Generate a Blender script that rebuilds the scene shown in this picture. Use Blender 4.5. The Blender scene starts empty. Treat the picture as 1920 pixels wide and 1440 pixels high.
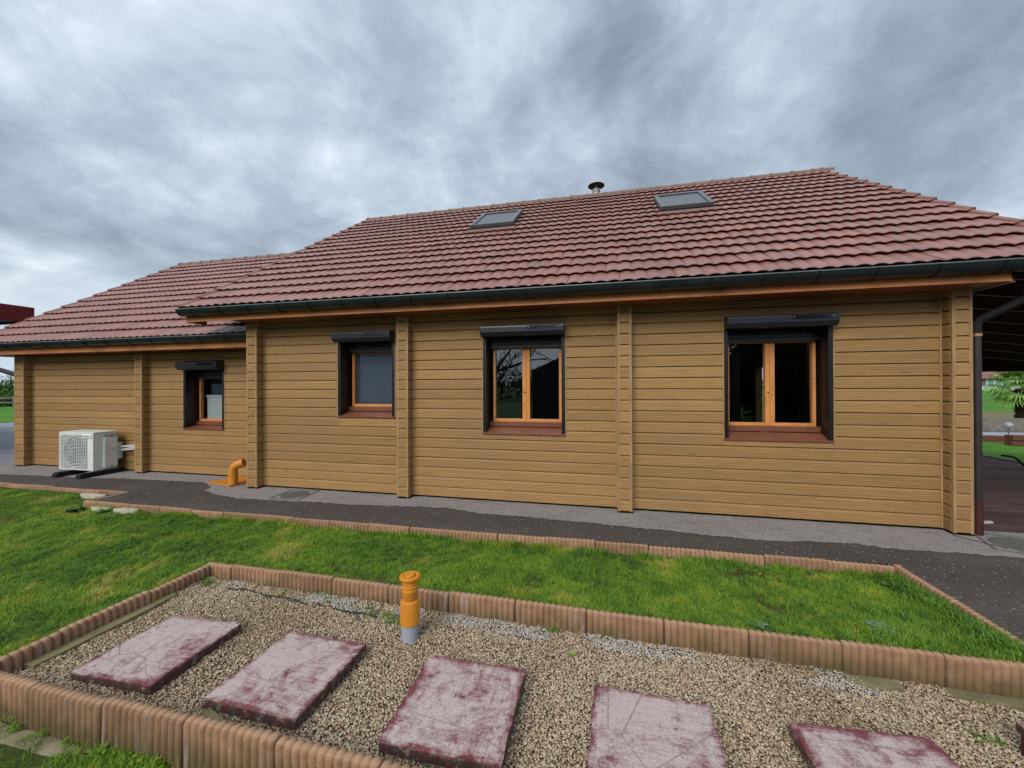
import bpy, bmesh, math, random
from math import sin, cos, pi, radians, sqrt, atan2, atan
from mathutils import Vector, Matrix, noise
random.seed(11)
R = random.Random(5)
S = bpy.context.scene
COL = S.collection

# ------------------------------------------------------------------ camera
cam_d = bpy.data.cameras.new('camera'); cam = bpy.data.objects.new('camera', cam_d); COL.objects.link(cam)
cam_d.sensor_width = 36.0; cam_d.lens = 36.0*738.74/1920; cam_d.clip_start = .05; cam_d.clip_end = 2000
CH = 1.562
yaw, pit, rol = .2249, .0032, -.0041
F0 = Vector((-sin(yaw), cos(yaw), 0)); R0 = Vector((cos(yaw), sin(yaw), 0)); U0 = Vector((0, 0, 1))
F2 = F0*cos(pit)+U0*sin(pit); U2 = -F0*sin(pit)+U0*cos(pit)
R3 = R0*cos(rol)+U2*sin(rol); U3 = -R0*sin(rol)+U2*cos(rol)
cam.matrix_world = Matrix(((R3.x, U3.x, -F2.x, 0), (R3.y, U3.y, -F2.y, 0), (R3.z, U3.z, -F2.z, CH), (0, 0, 0, 1)))
S.camera = cam
S.render.resolution_x = 1024; S.render.resolution_y = 768

# ------------------------------------------------------------------ world: overcast sky
SUN_EL, SUN_AZ = radians(38), radians(196)     # azimuth measured from +y, clockwise
W = bpy.data.worlds.new('World'); S.world = W; W.use_nodes = True
nt = W.node_tree; nt.nodes.clear()
def N(t, **k):
    n = nt.nodes.new(t)
    for a, b in k.items(): setattr(n, a, b)
    return n
def MT(op, a, b=None, c=None):
    n = N('ShaderNodeMath', operation=op)
    for i, v in enumerate((a, b, c)):
        if v is None: continue
        if isinstance(v, (int, float)): n.inputs[i].default_value = v
        else: nt.links.new(v, n.inputs[i])
    return n.outputs[0]
out = N('ShaderNodeOutputWorld'); bg = N('ShaderNodeBackground'); nt.links.new(bg.outputs[0], out.inputs[0])
sky = N('ShaderNodeTexSky', sky_type='NISHITA'); sky.sun_disc = False
sky.sun_elevation = SUN_EL; sky.sun_rotation = SUN_AZ; sky.air_density = 1.5; sky.dust_density = 4
tc = N('ShaderNodeTexCoord'); sp = N('ShaderNodeSeparateXYZ'); nt.links.new(tc.outputs['Generated'], sp.inputs[0])
zz = MT('ADD', MT('MAXIMUM', sp.outputs[2], 0.0), .42)
px = MT('DIVIDE', sp.outputs[0], zz); py = MT('DIVIDE', sp.outputs[1], zz)
def cloudnoise(sx, sy, ox, oy, scale, det, rough, dist):
    c = N('ShaderNodeCombineXYZ')
    nt.links.new(MT('ADD', MT('MULTIPLY', px, sx), ox), c.inputs[0]); nt.links.new(MT('ADD', MT('MULTIPLY', py, sy), oy), c.inputs[1])
    n = N('ShaderNodeTexNoise'); n.inputs['Scale'].default_value = scale; n.inputs['Detail'].default_value = det
    n.inputs['Roughness'].default_value = rough; n.inputs['Distortion'].default_value = dist
    nt.links.new(c.outputs[0], n.inputs['Vector']); return n.outputs['Fac']
CO = (18.1, 22.4)
n1 = cloudnoise(1.0, .9, CO[0], CO[1], 1.35, 9, .57, .3)
n2 = cloudnoise(1.0, .95, CO[0]+6, CO[1]+2, 4.6, 7, .62, .35)
n3 = cloudnoise(1.0, .8, CO[0]+1, CO[1]+4, .6, 2, .5, .2)
mixn = MT('ADD', MT('ADD', MT('MULTIPLY', n1, .62), MT('MULTIPLY', n2, .23)), MT('MULTIPLY', n3, .30))
ramp = N('ShaderNodeValToRGB'); cr = ramp.color_ramp
cr.elements[0].position = .475; cr.elements[0].color = (.118, .145, .178, 1)
cr.elements[1].position = .74; cr.elements[1].color = (.56, .60, .645, 1)
e = cr.elements.new(.53); e.color = (.156, .192, .234, 1)
e = cr.elements.new(.59); e.color = (.224, .268, .318, 1)
e = cr.elements.new(.645); e.color = (.318, .366, .416, 1)
nt.links.new(mixn, ramp.inputs[0])
# thin pale veil low on the horizon, same all the way round
hz = N('ShaderNodeMapRange'); hz.inputs[1].default_value = 0; hz.inputs[2].default_value = .26; hz.inputs[3].default_value = 1; hz.inputs[4].default_value = 0
nt.links.new(sp.outputs[2], hz.inputs[0])
mh = N('ShaderNodeMixRGB'); mh.inputs[2].default_value = (.295, .34, .39, 1); nt.links.new(hz.outputs[0], mh.inputs[0]); nt.links.new(ramp.outputs[0], mh.inputs[1])
skm = N('ShaderNodeMixRGB', blend_type='MULTIPLY'); skm.inputs[0].default_value = 1; skm.inputs[2].default_value = (.06, .06, .06, 1)
nt.links.new(sky.outputs[0], skm.inputs[1])
mx = N('ShaderNodeMixRGB'); mx.inputs[0].default_value = .93; nt.links.new(skm.outputs[0], mx.inputs[1]); nt.links.new(mh.outputs[0], mx.inputs[2])
nt.links.new(mx.outputs[0], bg.inputs[0]); bg.inputs[1].default_value = 1.26
sun_d = bpy.data.lights.new('sun', 'SUN'); sun_d.energy = 1.5; sun_d.angle = radians(40); sun_d.color = (1, .965, .91)
sun = bpy.data.objects.new('sun', sun_d); COL.objects.link(sun)
sv = Vector((sin(SUN_AZ)*cos(SUN_EL), cos(SUN_AZ)*cos(SUN_EL), sin(SUN_EL)))
sun.rotation_euler = sv.to_track_quat('Z', 'Y').to_euler()
S.view_settings.view_transform = 'Standard'; S.view_settings.look = 'None'; S.view_settings.exposure = 0.80; S.view_settings.gamma = 1
S.render.engine = 'CYCLES'

# ------------------------------------------------------------------ materials
def newmat(name):
    m = bpy.data.materials.new(name); m.use_nodes = True; m.node_tree.nodes.clear(); return m
class NB:
    def __init__(s, name):
        s.m = newmat(name); s.t = s.m.node_tree
        s.out = s.n('ShaderNodeOutputMaterial'); s.b = s.n('ShaderNodeBsdfPrincipled'); s.l(s.b.outputs[0], s.out.inputs[0])
    def n(s, t, **k):
        x = s.t.nodes.new(t)
        for a, b in k.items(): setattr(x, a, b)
        return x
    def l(s, a, b): s.t.links.new(a, b)
    def set(s, inp, v):
        if hasattr(v, 'is_output') or isinstance(v, bpy.types.NodeSocket): s.l(v, inp)
        elif isinstance(v, (tuple, list)) and len(v) == 3 and inp.type == 'RGBA': inp.default_value = (*v, 1)
        else: inp.default_value = v
    def math(s, op, a, b=None, c=None, clamp=False):
        x = s.n('ShaderNodeMath', operation=op); x.use_clamp = clamp
        for i, v in enumerate((a, b, c)):
            if v is not None: s.set(x.inputs[i], v)
        return x.outputs[0]
    def mix(s, f, a, b, mode='MIX'):
        x = s.n('ShaderNodeMixRGB', blend_type=mode); s.set(x.inputs[0], f); s.set(x.inputs[1], a); s.set(x.inputs[2], b); return x.outputs[0]
    def coord(s, kind='Object', scale=(1, 1, 1), rnd=0, rot=None):
        if kind == 'World': v = s.n('ShaderNodeNewGeometry').outputs['Position']
        else: v = s.n('ShaderNodeTexCoord').outputs[kind]
        if rnd:
            oi = s.n('ShaderNodeObjectInfo'); c = s.n('ShaderNodeVectorMath', operation='SCALE'); c.inputs[0].default_value = (rnd, rnd*.37, rnd*1.7); s.l(oi.outputs['Random'], c.inputs['Scale'])
            a = s.n('ShaderNodeVectorMath', operation='ADD'); s.l(v, a.inputs[0]); s.l(c.outputs[0], a.inputs[1]); v = a.outputs[0]
        mp = s.n('ShaderNodeMapping'); mp.inputs['Scale'].default_value = scale
        if rot: mp.inputs['Rotation'].default_value = rot
        s.l(v, mp.inputs[0]); return mp.outputs[0]
    def noise(s, v, scale, det=4, rough=.5, dist=0, col=False):
        x = s.n('ShaderNodeTexNoise'); x.inputs['Scale'].default_value = scale; x.inputs['Detail'].default_value = det
        x.inputs['Roughness'].default_value = rough; x.inputs['Distortion'].default_value = dist; s.l(v, x.inputs['Vector']); return x.outputs['Color' if col else 'Fac']
    def vor(s, v, scale, out='Distance', feature='F1'):
        x = s.n('ShaderNodeTexVoronoi', feature=feature); x.inputs['Scale'].default_value = scale; s.l(v, x.inputs['Vector']); return x.outputs[out]
    def ramp(s, f, pts):
        x = s.n('ShaderNodeValToRGB'); r = x.color_ramp
        while len(r.elements) < len(pts): r.elements.new(.5)
        for e_, (p, c) in zip(r.elements, pts): e_.position = p; e_.color = (*c, 1) if len(c) == 3 else c
        s.set(x.inputs[0], f); return x.outputs[0]
    def rng(s, f, a, b, c=0, d=1):
        x = s.n('ShaderNodeMapRange'); s.set(x.inputs[0], f)
        for i, v in enumerate((a, b, c, d)): x.inputs[i+1].default_value = v
        return x.outputs[0]
    def rand(s): return s.n('ShaderNodeObjectInfo').outputs['Random']
    def bump(s, h, strength=.3, dist=.01):
        x = s.n('ShaderNodeBump'); x.inputs['Strength'].default_value = strength; x.inputs['Distance'].default_value = dist
        s.l(h, x.inputs['Height']); s.l(x.outputs[0], s.b.inputs['Normal']); return x
    def done(s, col, rough=.6, spec=.5, metal=0):
        s.set(s.b.inputs['Base Color'], col); s.set(s.b.inputs['Roughness'], rough); s.b.inputs['Specular IOR Level'].default_value = spec; s.b.inputs['Metallic'].default_value = metal
        return s.m
def g(v): return (v, v, v)

def m_siding():
    s = NB('oak_cladding'); v = s.coord('Object', (1, 1, 1), 37)
    vg = s.coord('Object', (1.3, 10, 24), 37)
    warp = s.noise(vg, 1.0, 3, .5, 0)
    vm = s.coord('Object', (2.2, 40, 55), 37)
    fine = s.noise(vm, 4.0, 5, .65, .6)
    # cathedral figure: rings around a long wandering axis
    w = s.n('ShaderNodeTexWave', wave_type='RINGS', rings_direction='X'); w.inputs['Scale'].default_value = .75; w.inputs['Distortion'].default_value = 9; w.inputs['Detail'].default_value = 3; w.inputs['Detail Scale'].default_value = .8
    s.l(s.coord('Object', (1.2, 20, 20), 37), w.inputs['Vector'])
    c = s.ramp(fine, [(.25, (.250, .132, .040)), (.5, (.375, .216, .076)), (.75, (.470, .290, .116))])
    mid = s.noise(s.coord('Object', (2.6, 30, 34), 37), 1.0, 6, .72, .5); c = s.mix(s.rng(mid, .52, .72, 0, .48), c, (.185, .100, .034)); c = s.mix(s.rng(mid, .46, .30, 0, .36), c, (.50, .325, .150))
    kn = s.vor(s.coord('Object', (1.1, 7, 7.2), 37), 1.0); c = s.mix(s.rng(kn, .085, .04, 0, .6), c, (.12, .06, .025))
    c = s.mix(s.rng(w.outputs['Fac'], 0, .35, .42, 0), c, (.15, .082, .034))
    c = s.mix(s.rng(warp, .35, .7, 0, .35), c, (.27, .165, .080))
    br = s.rng(s.rand(), 0, 1, .88, 1.12); cc = s.n('ShaderNodeCombineColor'); [s.l(br, cc.inputs[i]) for i in range(3)]
    c = s.mix(1, c, cc.outputs[0], 'MULTIPLY')
    blot = s.noise(s.coord('World', (1, 1, 1)), 1.1, 3); c = s.mix(s.rng(blot, .4, .7, 0, .30), c, (.24, .150, .075))
    h = s.math('ADD', s.math('MULTIPLY', mid, .8), s.math('MULTIPLY', w.outputs['Fac'], .4)); s.bump(h, .45, .007)
    return s.done(c, .62, .35)
def m_trim():
    s = NB('oak_trim'); v = s.coord('Object', (30, 30, 2.0), 13); f = s.noise(v, 2, 4)
    c = s.ramp(f, [(.3, (.27, .160, .068)), (.7, (.42, .270, .130))]); return s.done(c, .55, .4)
def m_eavewood():
    s = NB('larch_fascia'); v = s.coord('Object', (1, 18, 18), 13); f = s.noise(v, 3, 5, .6, .4)
    c = s.ramp(f, [(.3, (.36, .125, .038)), (.65, (.60, .235, .080))])
    k = s.noise(s.coord('World', (.9, .9, .9)), 2.0, 4); c = s.mix(s.rng(k, .52, .7, 0, .55), c, (.12, .05, .022)); return s.done(c, .5, .4)
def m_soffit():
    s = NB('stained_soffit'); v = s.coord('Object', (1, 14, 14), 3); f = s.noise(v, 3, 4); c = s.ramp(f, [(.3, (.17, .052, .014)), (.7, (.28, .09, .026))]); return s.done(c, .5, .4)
def m_plain(name, col, rough=.5, spec=.5, metal=0, var=.15, sc=6, bump=0, dirt=None):
    s = NB(name); f = s.noise(s.coord('Object', (1, 1, 1), 7), sc, 5, .6)
    c = s.mix(s.rng(f, .3, .7, 0, 1), tuple(x*(1-var) for x in col), tuple(min(1, x*(1+var)) for x in col))
    if dirt:
        d = s.noise(s.coord('Object', (1, 1, .5), 3), 3.1, 6, .7); c = s.mix(s.rng(d, .5, .68, 0, dirt[1]), c, dirt[0])
    if bump: s.bump(s.noise(s.coord('Object'), 60, 4, .6), bump, .003)
    return s.done(c, rough, spec, metal)
def m_tile(name='terracotta_tile', grey=0):
    s = NB(name); rnd = s.rand()
    v = s.coord('World', (1, 1, 1)); a = s.noise(v, 3.3, 5, .65); b = s.noise(v, 14, 4, .6)
    c = s.ramp(rnd, [(0, (.220, .084, .062)), (.35, (.262, .101, .076)), (.7, (.286, .122, .097)), (1, (.322, .124, .080))])
    c = s.mix(s.rng(a, .40, .68, 0, .5), c, (.288, .165, .152))
    c = s.mix(s.rng(b, .5, .75, 0, .4), c, (.33, .165, .130))
    mark = s.noise(s.coord('World', (1.5, .5, .5)), 2.2, 4, .6); c = s.mix(s.rng(mark, .50, .66, 0, .32), c, (.20, .108, .078))
    if grey: c = s.mix(s.rng(s.noise(v, 5, 5, .7), .3, .6, .35*grey, .9*grey), c, (.165, .125, .100))
    s.bump(s.noise(v, 90, 4, .6), .25, .003)
    return s.done(c, .36 if not grey else .8, .55)
def m_kerb():
    s = NB('salmon_concrete'); v = s.coord('World'); f = s.noise(v, 9, 5, .65); gr = s.noise(v, 220, 3, .7)
    c = s.ramp(f, [(.3, (.25, .140, .080)), (.55, (.345, .200, .120)), (.75, (.41, .252, .158))])
    br = s.rng(s.rand(), 0, 1, .78, 1.14); cc = s.n('ShaderNodeCombineColor'); [s.l(br, cc.inputs[i]) for i in range(3)]; c = s.mix(1, c, cc.outputs[0], 'MULTIPLY')
    mot = s.noise(v, 38, 4, .7); c = s.mix(s.rng(mot, .5, .72, 0, .55), c, (.16, .088, .052)); c = s.mix(s.rng(gr, .45, .75, 0, .35), c, (.19, .10, .065))
    # greenish grime low on the faces, lime bloom in streaks, up-facing tops lighter orange
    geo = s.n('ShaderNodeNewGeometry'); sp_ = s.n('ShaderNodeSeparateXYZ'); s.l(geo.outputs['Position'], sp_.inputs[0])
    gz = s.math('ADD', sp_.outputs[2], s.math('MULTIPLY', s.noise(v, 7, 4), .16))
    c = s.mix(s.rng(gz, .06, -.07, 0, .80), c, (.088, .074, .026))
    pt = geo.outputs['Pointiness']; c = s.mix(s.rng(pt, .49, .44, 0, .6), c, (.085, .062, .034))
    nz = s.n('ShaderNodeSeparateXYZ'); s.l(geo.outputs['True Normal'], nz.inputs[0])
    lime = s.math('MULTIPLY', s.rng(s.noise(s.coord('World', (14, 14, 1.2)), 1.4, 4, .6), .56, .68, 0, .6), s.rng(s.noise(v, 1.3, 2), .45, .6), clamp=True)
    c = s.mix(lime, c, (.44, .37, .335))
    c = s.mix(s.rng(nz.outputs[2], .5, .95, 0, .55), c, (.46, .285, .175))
    s.bump(s.math('ADD', gr, s.math('MULTIPLY', s.noise(v, 60, 3), .8)), .5, .003)
    return s.done(c, .85, .25)
def m_asphalt(name, dark, light, speck=.5, sc=1.0):
    s = NB(name); v = s.coord('World'); f = s.noise(v, 1.6*sc, 6, .65); gr = s.math('ADD', s.math('MULTIPLY', s.noise(v, 160, 3, .7), .5), s.math('MULTIPLY', s.noise(v, 42, 4, .75), .5)); vo = s.vor(v, 34)
    c = s.mix(s.rng(f, .3, .7), dark, light); c = s.mix(s.rng(gr, .48, .64, 0, .6), c, tuple(x*2.0 for x in light)); c = s.mix(s.rng(gr, .5, .36, 0, .65), c, tuple(x*.45 for x in dark))
    pk = s.math('MULTIPLY', s.rng(vo, .24, .14, 0, 1), s.rng(s.noise(v, 31, 1), .56, .60, 0, speck), clamp=True)
    c = s.mix(pk, c, (.62, .57, .52)); s.bump(s.math('ADD', gr, s.math('MULTIPLY', vo, .8)), .7, .006)
    return s, c
def m_dark_asphalt():
    s, c = m_asphalt('dark_asphalt', (.054, .044, .039), (.084, .070, .063), .85)
    st = s.noise(s.coord('World', (.5, 2.2, 1)), 1.5, 5, .6); c = s.mix(s.rng(st, .5, .72, 0, .45), c, (.12, .105, .10)); return s.done(c, .9, .3)
def m_pale():
    s, c = m_asphalt('pale_asphalt', (.205, .190, .188), (.275, .255, .250), .25)
    v = s.coord('World', (.6, 2.0, 1)); f = s.noise(v, 1.2, 5, .6); c = s.mix(s.rng(f, .5, .72, 0, .35), c, (.25, .185, .18))
    f2 = s.noise(s.coord('World', (1.4, 2.4, 1)), 2.4, 5, .7); c = s.mix(s.rng(f2, .52, .72, 0, .5), c, (.135, .13, .135)); return s.done(c, .85, .3)
def m_slab():
    s = NB('worn_maroon_paint'); v = s.coord('Object', (1, 1, 1), 23)
    a = s.noise(v, 3.0, 9, .70, .9); b = s.noise(v, 26, 5, .7); fine = s.noise(v, 150, 3, .7)
    scr = s.noise(s.coord('Object', (2, 34, 4), 23, (0, 0, .5)), 1.6, 5, .62, 1.4); scr2 = s.noise(s.coord('Object', (38, 3, 4), 23, (0, 0, .35)), 1.2, 4, .6, 1.2)
    paint = s.mix(s.rng(b, .35, .65), (.145, .036, .046), (.215, .072, .084)); bare = s.mix(s.rng(fine, .35, .65), (.43, .335, .32), (.62, .525, .50))
    # wear: stronger in the middle of the slab, the rim keeps its paint
    tc_ = s.n('ShaderNodeTexCoord'); sp_ = s.n('ShaderNodeSeparateXYZ'); s.l(tc_.outputs['Object'], sp_.inputs[0])
    ax = s.math('ABSOLUTE', sp_.outputs[0]); ay = s.math('ABSOLUTE', sp_.outputs[1]); rim = s.rng(s.math('MAXIMUM', ax, ay), .245, .285, 0, .17)
    wsum = s.math('ADD', s.math('MULTIPLY', a, 1.0), s.math('ADD', s.math('MULTIPLY', b, .42), s.math('MULTIPLY', fine, .16)))
    wsum = s.math('ADD', wsum, s.math('MULTIPLY', scr, .30)); wsum = s.math('SUBTRACT', wsum, rim)
    wear = s.rng(wsum, .76, .96, 0, .90)
    sz = sp_.outputs[2]; wear = s.math('MULTIPLY', wear, s.rng(sz, -.03, -.004, .1, 1))
    c = s.mix(wear, paint, bare)
    ck = s.vor(s.coord('Object', (1, 1, 1), 23), 3.2, 'Distance', 'DISTANCE_TO_EDGE'); lines = s.math('MAXIMUM', s.math('MAXIMUM', s.rng(scr, .60, .65, 0, .38), s.rng(scr2, .61, .66, 0, .32)), s.math('MULTIPLY', s.rng(ck, .014, .004, 0, .5), s.rng(a, .42, .52)), clamp=True); c = s.mix(lines, c, (.14, .065, .065))
    # chipped edges show mortar
    chip = s.math('MULTIPLY', s.rng(s.noise(v, 17, 5, .7), .50, .56), s.rng(sz, -.004, -.012, 0, 1), clamp=True); c = s.mix(chip, c, (.30, .27, .23))
    dk = s.math('MULTIPLY', s.rng(s.noise(v, 23, 5, .7), .34, .50), s.rng(sz, -.004, -.012, 0, .92), clamp=True); c = s.mix(dk, c, (.055, .032, .03))
    s.bump(s.math('ADD', s.math('MULTIPLY', b, .6), s.math('ADD', fine, lines)), .35, .004)
    return s.done(c, .6, .35)
def m_inst(name, pts, rough=.7, spec=.3, attr='tint', trans=0):
    s = NB(name); a = s.n('ShaderNodeAttribute', attribute_type='INSTANCER'); a.attribute_name = attr
    c = s.ramp(a.outputs['Fac'], pts)
    s.done(c, rough, spec)
    if trans:
        t = s.n('ShaderNodeBsdfTranslucent'); s.l(c, t.inputs[0]); mx_ = s.n('ShaderNodeMixShader'); mx_.inputs[0].default_value = trans; s.l(s.b.outputs[0], mx_.inputs[1]); s.l(t.outputs[0], mx_.inputs[2]); s.l(mx_.outputs[0], s.out.inputs[0])
    return s.m
def m_glass():
    s = NB('window_glass'); s.t.nodes.remove(s.b)
    gl = s.n('ShaderNodeBsdfGlossy'); gl.inputs['Color'].default_value = (.93, .96, 1, 1); gl.inputs['Roughness'].default_value = .012
    tr = s.n('ShaderNodeBsdfTransparent'); tr.inputs[0].default_value = (.93, .95, .95, 1)
    lw = s.n('ShaderNodeLayerWeight'); lw.inputs[0].default_value = .5; f = s.math('ADD', s.math('MULTIPLY', s.math('POWER', lw.outputs['Facing'], 4), .6), .10, clamp=True)
    m = s.n('ShaderNodeMixShader'); s.l(f, m.inputs[0]); s.l(tr.outputs[0], m.inputs[1]); s.l(gl.outputs[0], m.inputs[2]); s.l(m.outputs[0], s.out.inputs[0])
    nz = s.noise(s.coord('Object'), 1.6, 1); bp_ = s.n('ShaderNodeBump'); bp_.inputs['Strength'].default_value = .02; bp_.inputs['Distance'].default_value = .02; s.l(nz, bp_.inputs['Height']); s.l(bp_.outputs[0], gl.inputs['Normal'])
    return s.m
def m_soil():
    s = NB('lawn_soil'); v = s.coord('World'); f = s.noise(v, 5, 6, .7); c = s.ramp(f, [(.3, (.035, .048, .014)), (.5, (.06, .085, .02)), (.7, (.11, .10, .04))]); s.bump(s.noise(v, 40, 5, .7), .8, .02); return s.done(c, .95, .1)
def m_grassfar(name, a, b, c3, sc=.6):
    s = NB(name); v = s.coord('World'); f = s.noise(v, sc, 8, .75); c = s.ramp(f, [(.35, a), (.5, b), (.68, c3)]); s.bump(s.noise(v, 14, 5, .7), .8, .05); return s.done(c, .95, .1)
def m_gravelbase():
    s = NB('gravel_bed'); v = s.coord('World'); d = s.vor(v, 70, 'Color'); b = s.vor(v, 70); k = s.n('ShaderNodeRGBToBW'); s.l(d, k.inputs[0])
    c = s.ramp(k.outputs[0], [(.1, (.085, .06, .035)), (.5, (.24, .18, .115)), (.9, (.38, .31, .23))]); c = s.mix(s.rng(b, .3, .7, 0, .8), c, (.05, .035, .022)); s.bump(b, .9, -.01); return s.done(c, .9, .2)
def m_paving():
    s = NB('maroon_paving'); v = s.coord('World', (1, 1, 1), 0, (0, 0, .5)); f = s.noise(s.coord('World', (.6, 2.6, 1), 0), 1.3, 6, .7, .6); c = s.ramp(f, [(.3, (.050, .030, .030)), (.5, (.080, .048, .046)), (.72, (.165, .115, .105))])
    s.bump(s.noise(v, 30, 4), .4, .01); return s.done(c, .9, .15)

M = dict(
    siding=m_siding(), trim=m_trim(), fascia=m_eavewood(), soffit=m_soffit(),
    gutter=m_plain('anthracite_zinc', (.013, .018, .021), .30, .5, 0, .2, 4, 0, ((.03, .038, .042), .4)), rim=m_plain('zinc_rim', (.16, .18, .185), .35, .5, .3),
    black=m_plain('black_aluminium', (.008, .009, .010), .35, .5), boxal=m_plain('dark_grey_aluminium', (.015, .018, .027), .30, .5),
    brown=m_plain('brown_aluminium', (.185, .068, .038), .42, .4, 0, .12), sash=m_plain('honey_timber', (.62, .25, .070), .42, .5, 0, .18, 9), dkbrown=m_plain('dark_brown_lining', (.030, .014, .011), .5, .4),
    well=m_plain('fan_well_grey', (.075, .085, .10), .7, .3), fan=m_plain('fan_blade_grey', (.13, .15, .17), .6, .3), acback=m_plain('greenish_coil_grey', (.27, .32, .31), .6, .3),
    barn=m_plain('pale_barn_sheet', (.34, .38, .46), .7, .2, 0, .15, .6),
    dkbush=m_plain('dark_hedge', (.03, .045, .02), .9, .1, 0, .4, 2),
    earth=m_plain('dry_earth', (.25, .215, .14), .95, .1, 0, .3, 12, .8, ((.13, .12, .06), .6)),
    debris=m_plain('dry_crumbs', (.20, .14, .08), .9, .1, 0, .7, 3),
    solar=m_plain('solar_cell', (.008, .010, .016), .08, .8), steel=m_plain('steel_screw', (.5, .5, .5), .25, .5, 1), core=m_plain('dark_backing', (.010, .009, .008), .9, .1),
    tile=m_tile(), ridge=m_tile('lichened_ridge_tile', 1), verge=m_tile('verge_tile_clay', .5), deck=m_plain('roof_deck', (.03, .018, .014), .9, .1), kerb=m_kerb(), asphalt=m_dark_asphalt(), pale=m_pale(), slab=m_slab(),
    conc=m_plain('weathered_concrete', (.23, .215, .19), .9, .2, 0, .25, 14, .5, ((.12, .11, .07), .6)), mossconc=m_plain('mossy_concrete', (.20, .175, .095), .9, .2, 0, .25, 9, .4, ((.09, .10, .03), .7)),
    glass=m_glass(), soil=m_soil(), gravelbase=m_gravelbase(), paving=m_paving(),
    orange=m_plain('ochre_plastic', (.62, .235, .018), .42, .5, 0, .09, 7, .06, ((.27, .16, .07), .5)), greypvc=m_plain('grey_pvc', (.33, .37, .42), .5, .4, 0, .08),
    orangepaint=m_plain('orange_painted_steel', (.56, .20, .016), .5, .4, 0, .15, 9, .1, ((.36, .15, .04), .5)),
    white=m_plain('cream_white_enamel', (.74, .76, .73), .4, .5, 0, .05, 2, 0, ((.52, .53, .50), .5)), acgrey=m_plain('pale_grey_plastic', (.42, .44, .44), .5, .4, 0, .05), dark=m_plain('dark_void', (.012, .014, .016), .7, .3), rubber=m_plain('black_rubber', (.014, .014, .015), .8, .3),
    blue=m_plain('blue_print', (.02, .22, .42), .5, .3), label=m_plain('grey_print', (.16, .17, .18), .6, .3), pipewhite=m_plain('white_lagging', (.62, .62, .60), .7, .3),
    downpipe=m_plain('brown_grey_pipe', (.036, .026, .028), .4, .5, 0, .2, 5), shoe=m_plain('maroon_cast_iron', (.055, .016, .014), .5, .4, 0, .25, 9), copper=m_plain('copper_collar', (.55, .25, .14), .35, .5, .6),
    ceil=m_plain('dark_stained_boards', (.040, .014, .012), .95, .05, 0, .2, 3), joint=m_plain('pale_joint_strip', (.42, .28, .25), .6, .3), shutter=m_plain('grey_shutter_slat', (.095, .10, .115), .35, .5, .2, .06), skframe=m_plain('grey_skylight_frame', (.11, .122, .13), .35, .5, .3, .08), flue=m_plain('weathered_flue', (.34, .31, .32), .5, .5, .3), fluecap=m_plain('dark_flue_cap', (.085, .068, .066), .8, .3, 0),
    red=m_plain('dark_red_fascia', (.155, .012, .016), .45, .4, 0, .12, 2), dsteel=m_plain('dark_purple_steel', (.02, .012, .022), .5, .4), iron=m_plain('cast_iron_cover', (.13, .125, .115), .75, .3, 0, .2, 20, .3), stone=m_plain('cream_flat_stone', (.48, .44, .34), .85, .2, 0, .2, 14, .5),
    timber=m_plain('grey_weathered_timber', (.17, .15, .13), .85, .2, 0, .3, 8, .3), edging=m_plain('red_brown_edging', (.15, .06, .04), .8, .2), water=m_plain('pale_blue_road', (.30, .34, .40), .6, .3, 0, .06, 1), shed=m_plain('dark_navy_cladding', (.010, .012, .018), .5, .4), bark=m_plain('brown_bark', (.07, .05, .038), .9, .1, 0, .3, 10, .5),
    palmtrunk=m_plain('fibrous_palm_trunk', (.035, .022, .016), .95, .1, 0, .4, 20, .6), palm=m_plain('palm_leaf_green', (.15, .29, .045), .5, .4, 0, .45, 3), leaf=m_plain('bright_leaf', (.22, .42, .05), .5, .4), weed=m_plain('weed_leaf', (.045, .12, .025), .6, .3, 0, .5, 8), bluew=m_plain('bluish_weed_leaf', (.10, .18, .11), .6, .3, 0, .3, 8),
    fabric=m_plain('dark_fabric', (.012, .010, .010), .9, .1), curtain=m_plain('blue_grey_blind', (.085, .10, .14), .8, .2, 0, .1, 1), greybox=m_plain('pale_grey_reflection_box', (.50, .52, .54), .6, .3, 0, .05),
    field=m_grassfar('ground_green', (.016, .05, .010), (.026, .075, .014), (.04, .10, .02), .5), meadow=m_grassfar('meadow_green', (.05, .16, .02), (.08, .22, .03), (.13, .27, .04), .5), dryverge=m_grassfar('dry_verge', (.13, .12, .06), (.20, .185, .10), (.12, .16, .05), 1.1), road=m_plain('grey_road', (.24, .245, .275), .85, .3, 0, .2, .8, .3),
    bush=m_plain('hedge_green', (.075, .14, .035), .8, .2, 0, .5, 1.2), ybush=m_plain('yellow_blossom', (.55, .50, .03), .8, .2, 0, .3, 3), bgreen=m_plain('mint_green_panel', (.14, .34, .20), .6, .3), bwhite=m_plain('pale_panel', (.55, .57, .56), .6, .3), broof=m_plain('red_sheet_roof', (.25, .09, .09), .6, .3), ball=m_plain('pale_globe', (.30, .33, .33), .2, .6), membrane=m_plain('black_membrane', (.045, .04, .035), .8, .2), rwhite=m_plain('light_stones', (.42, .40, .38), .9, .2),
)

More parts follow.
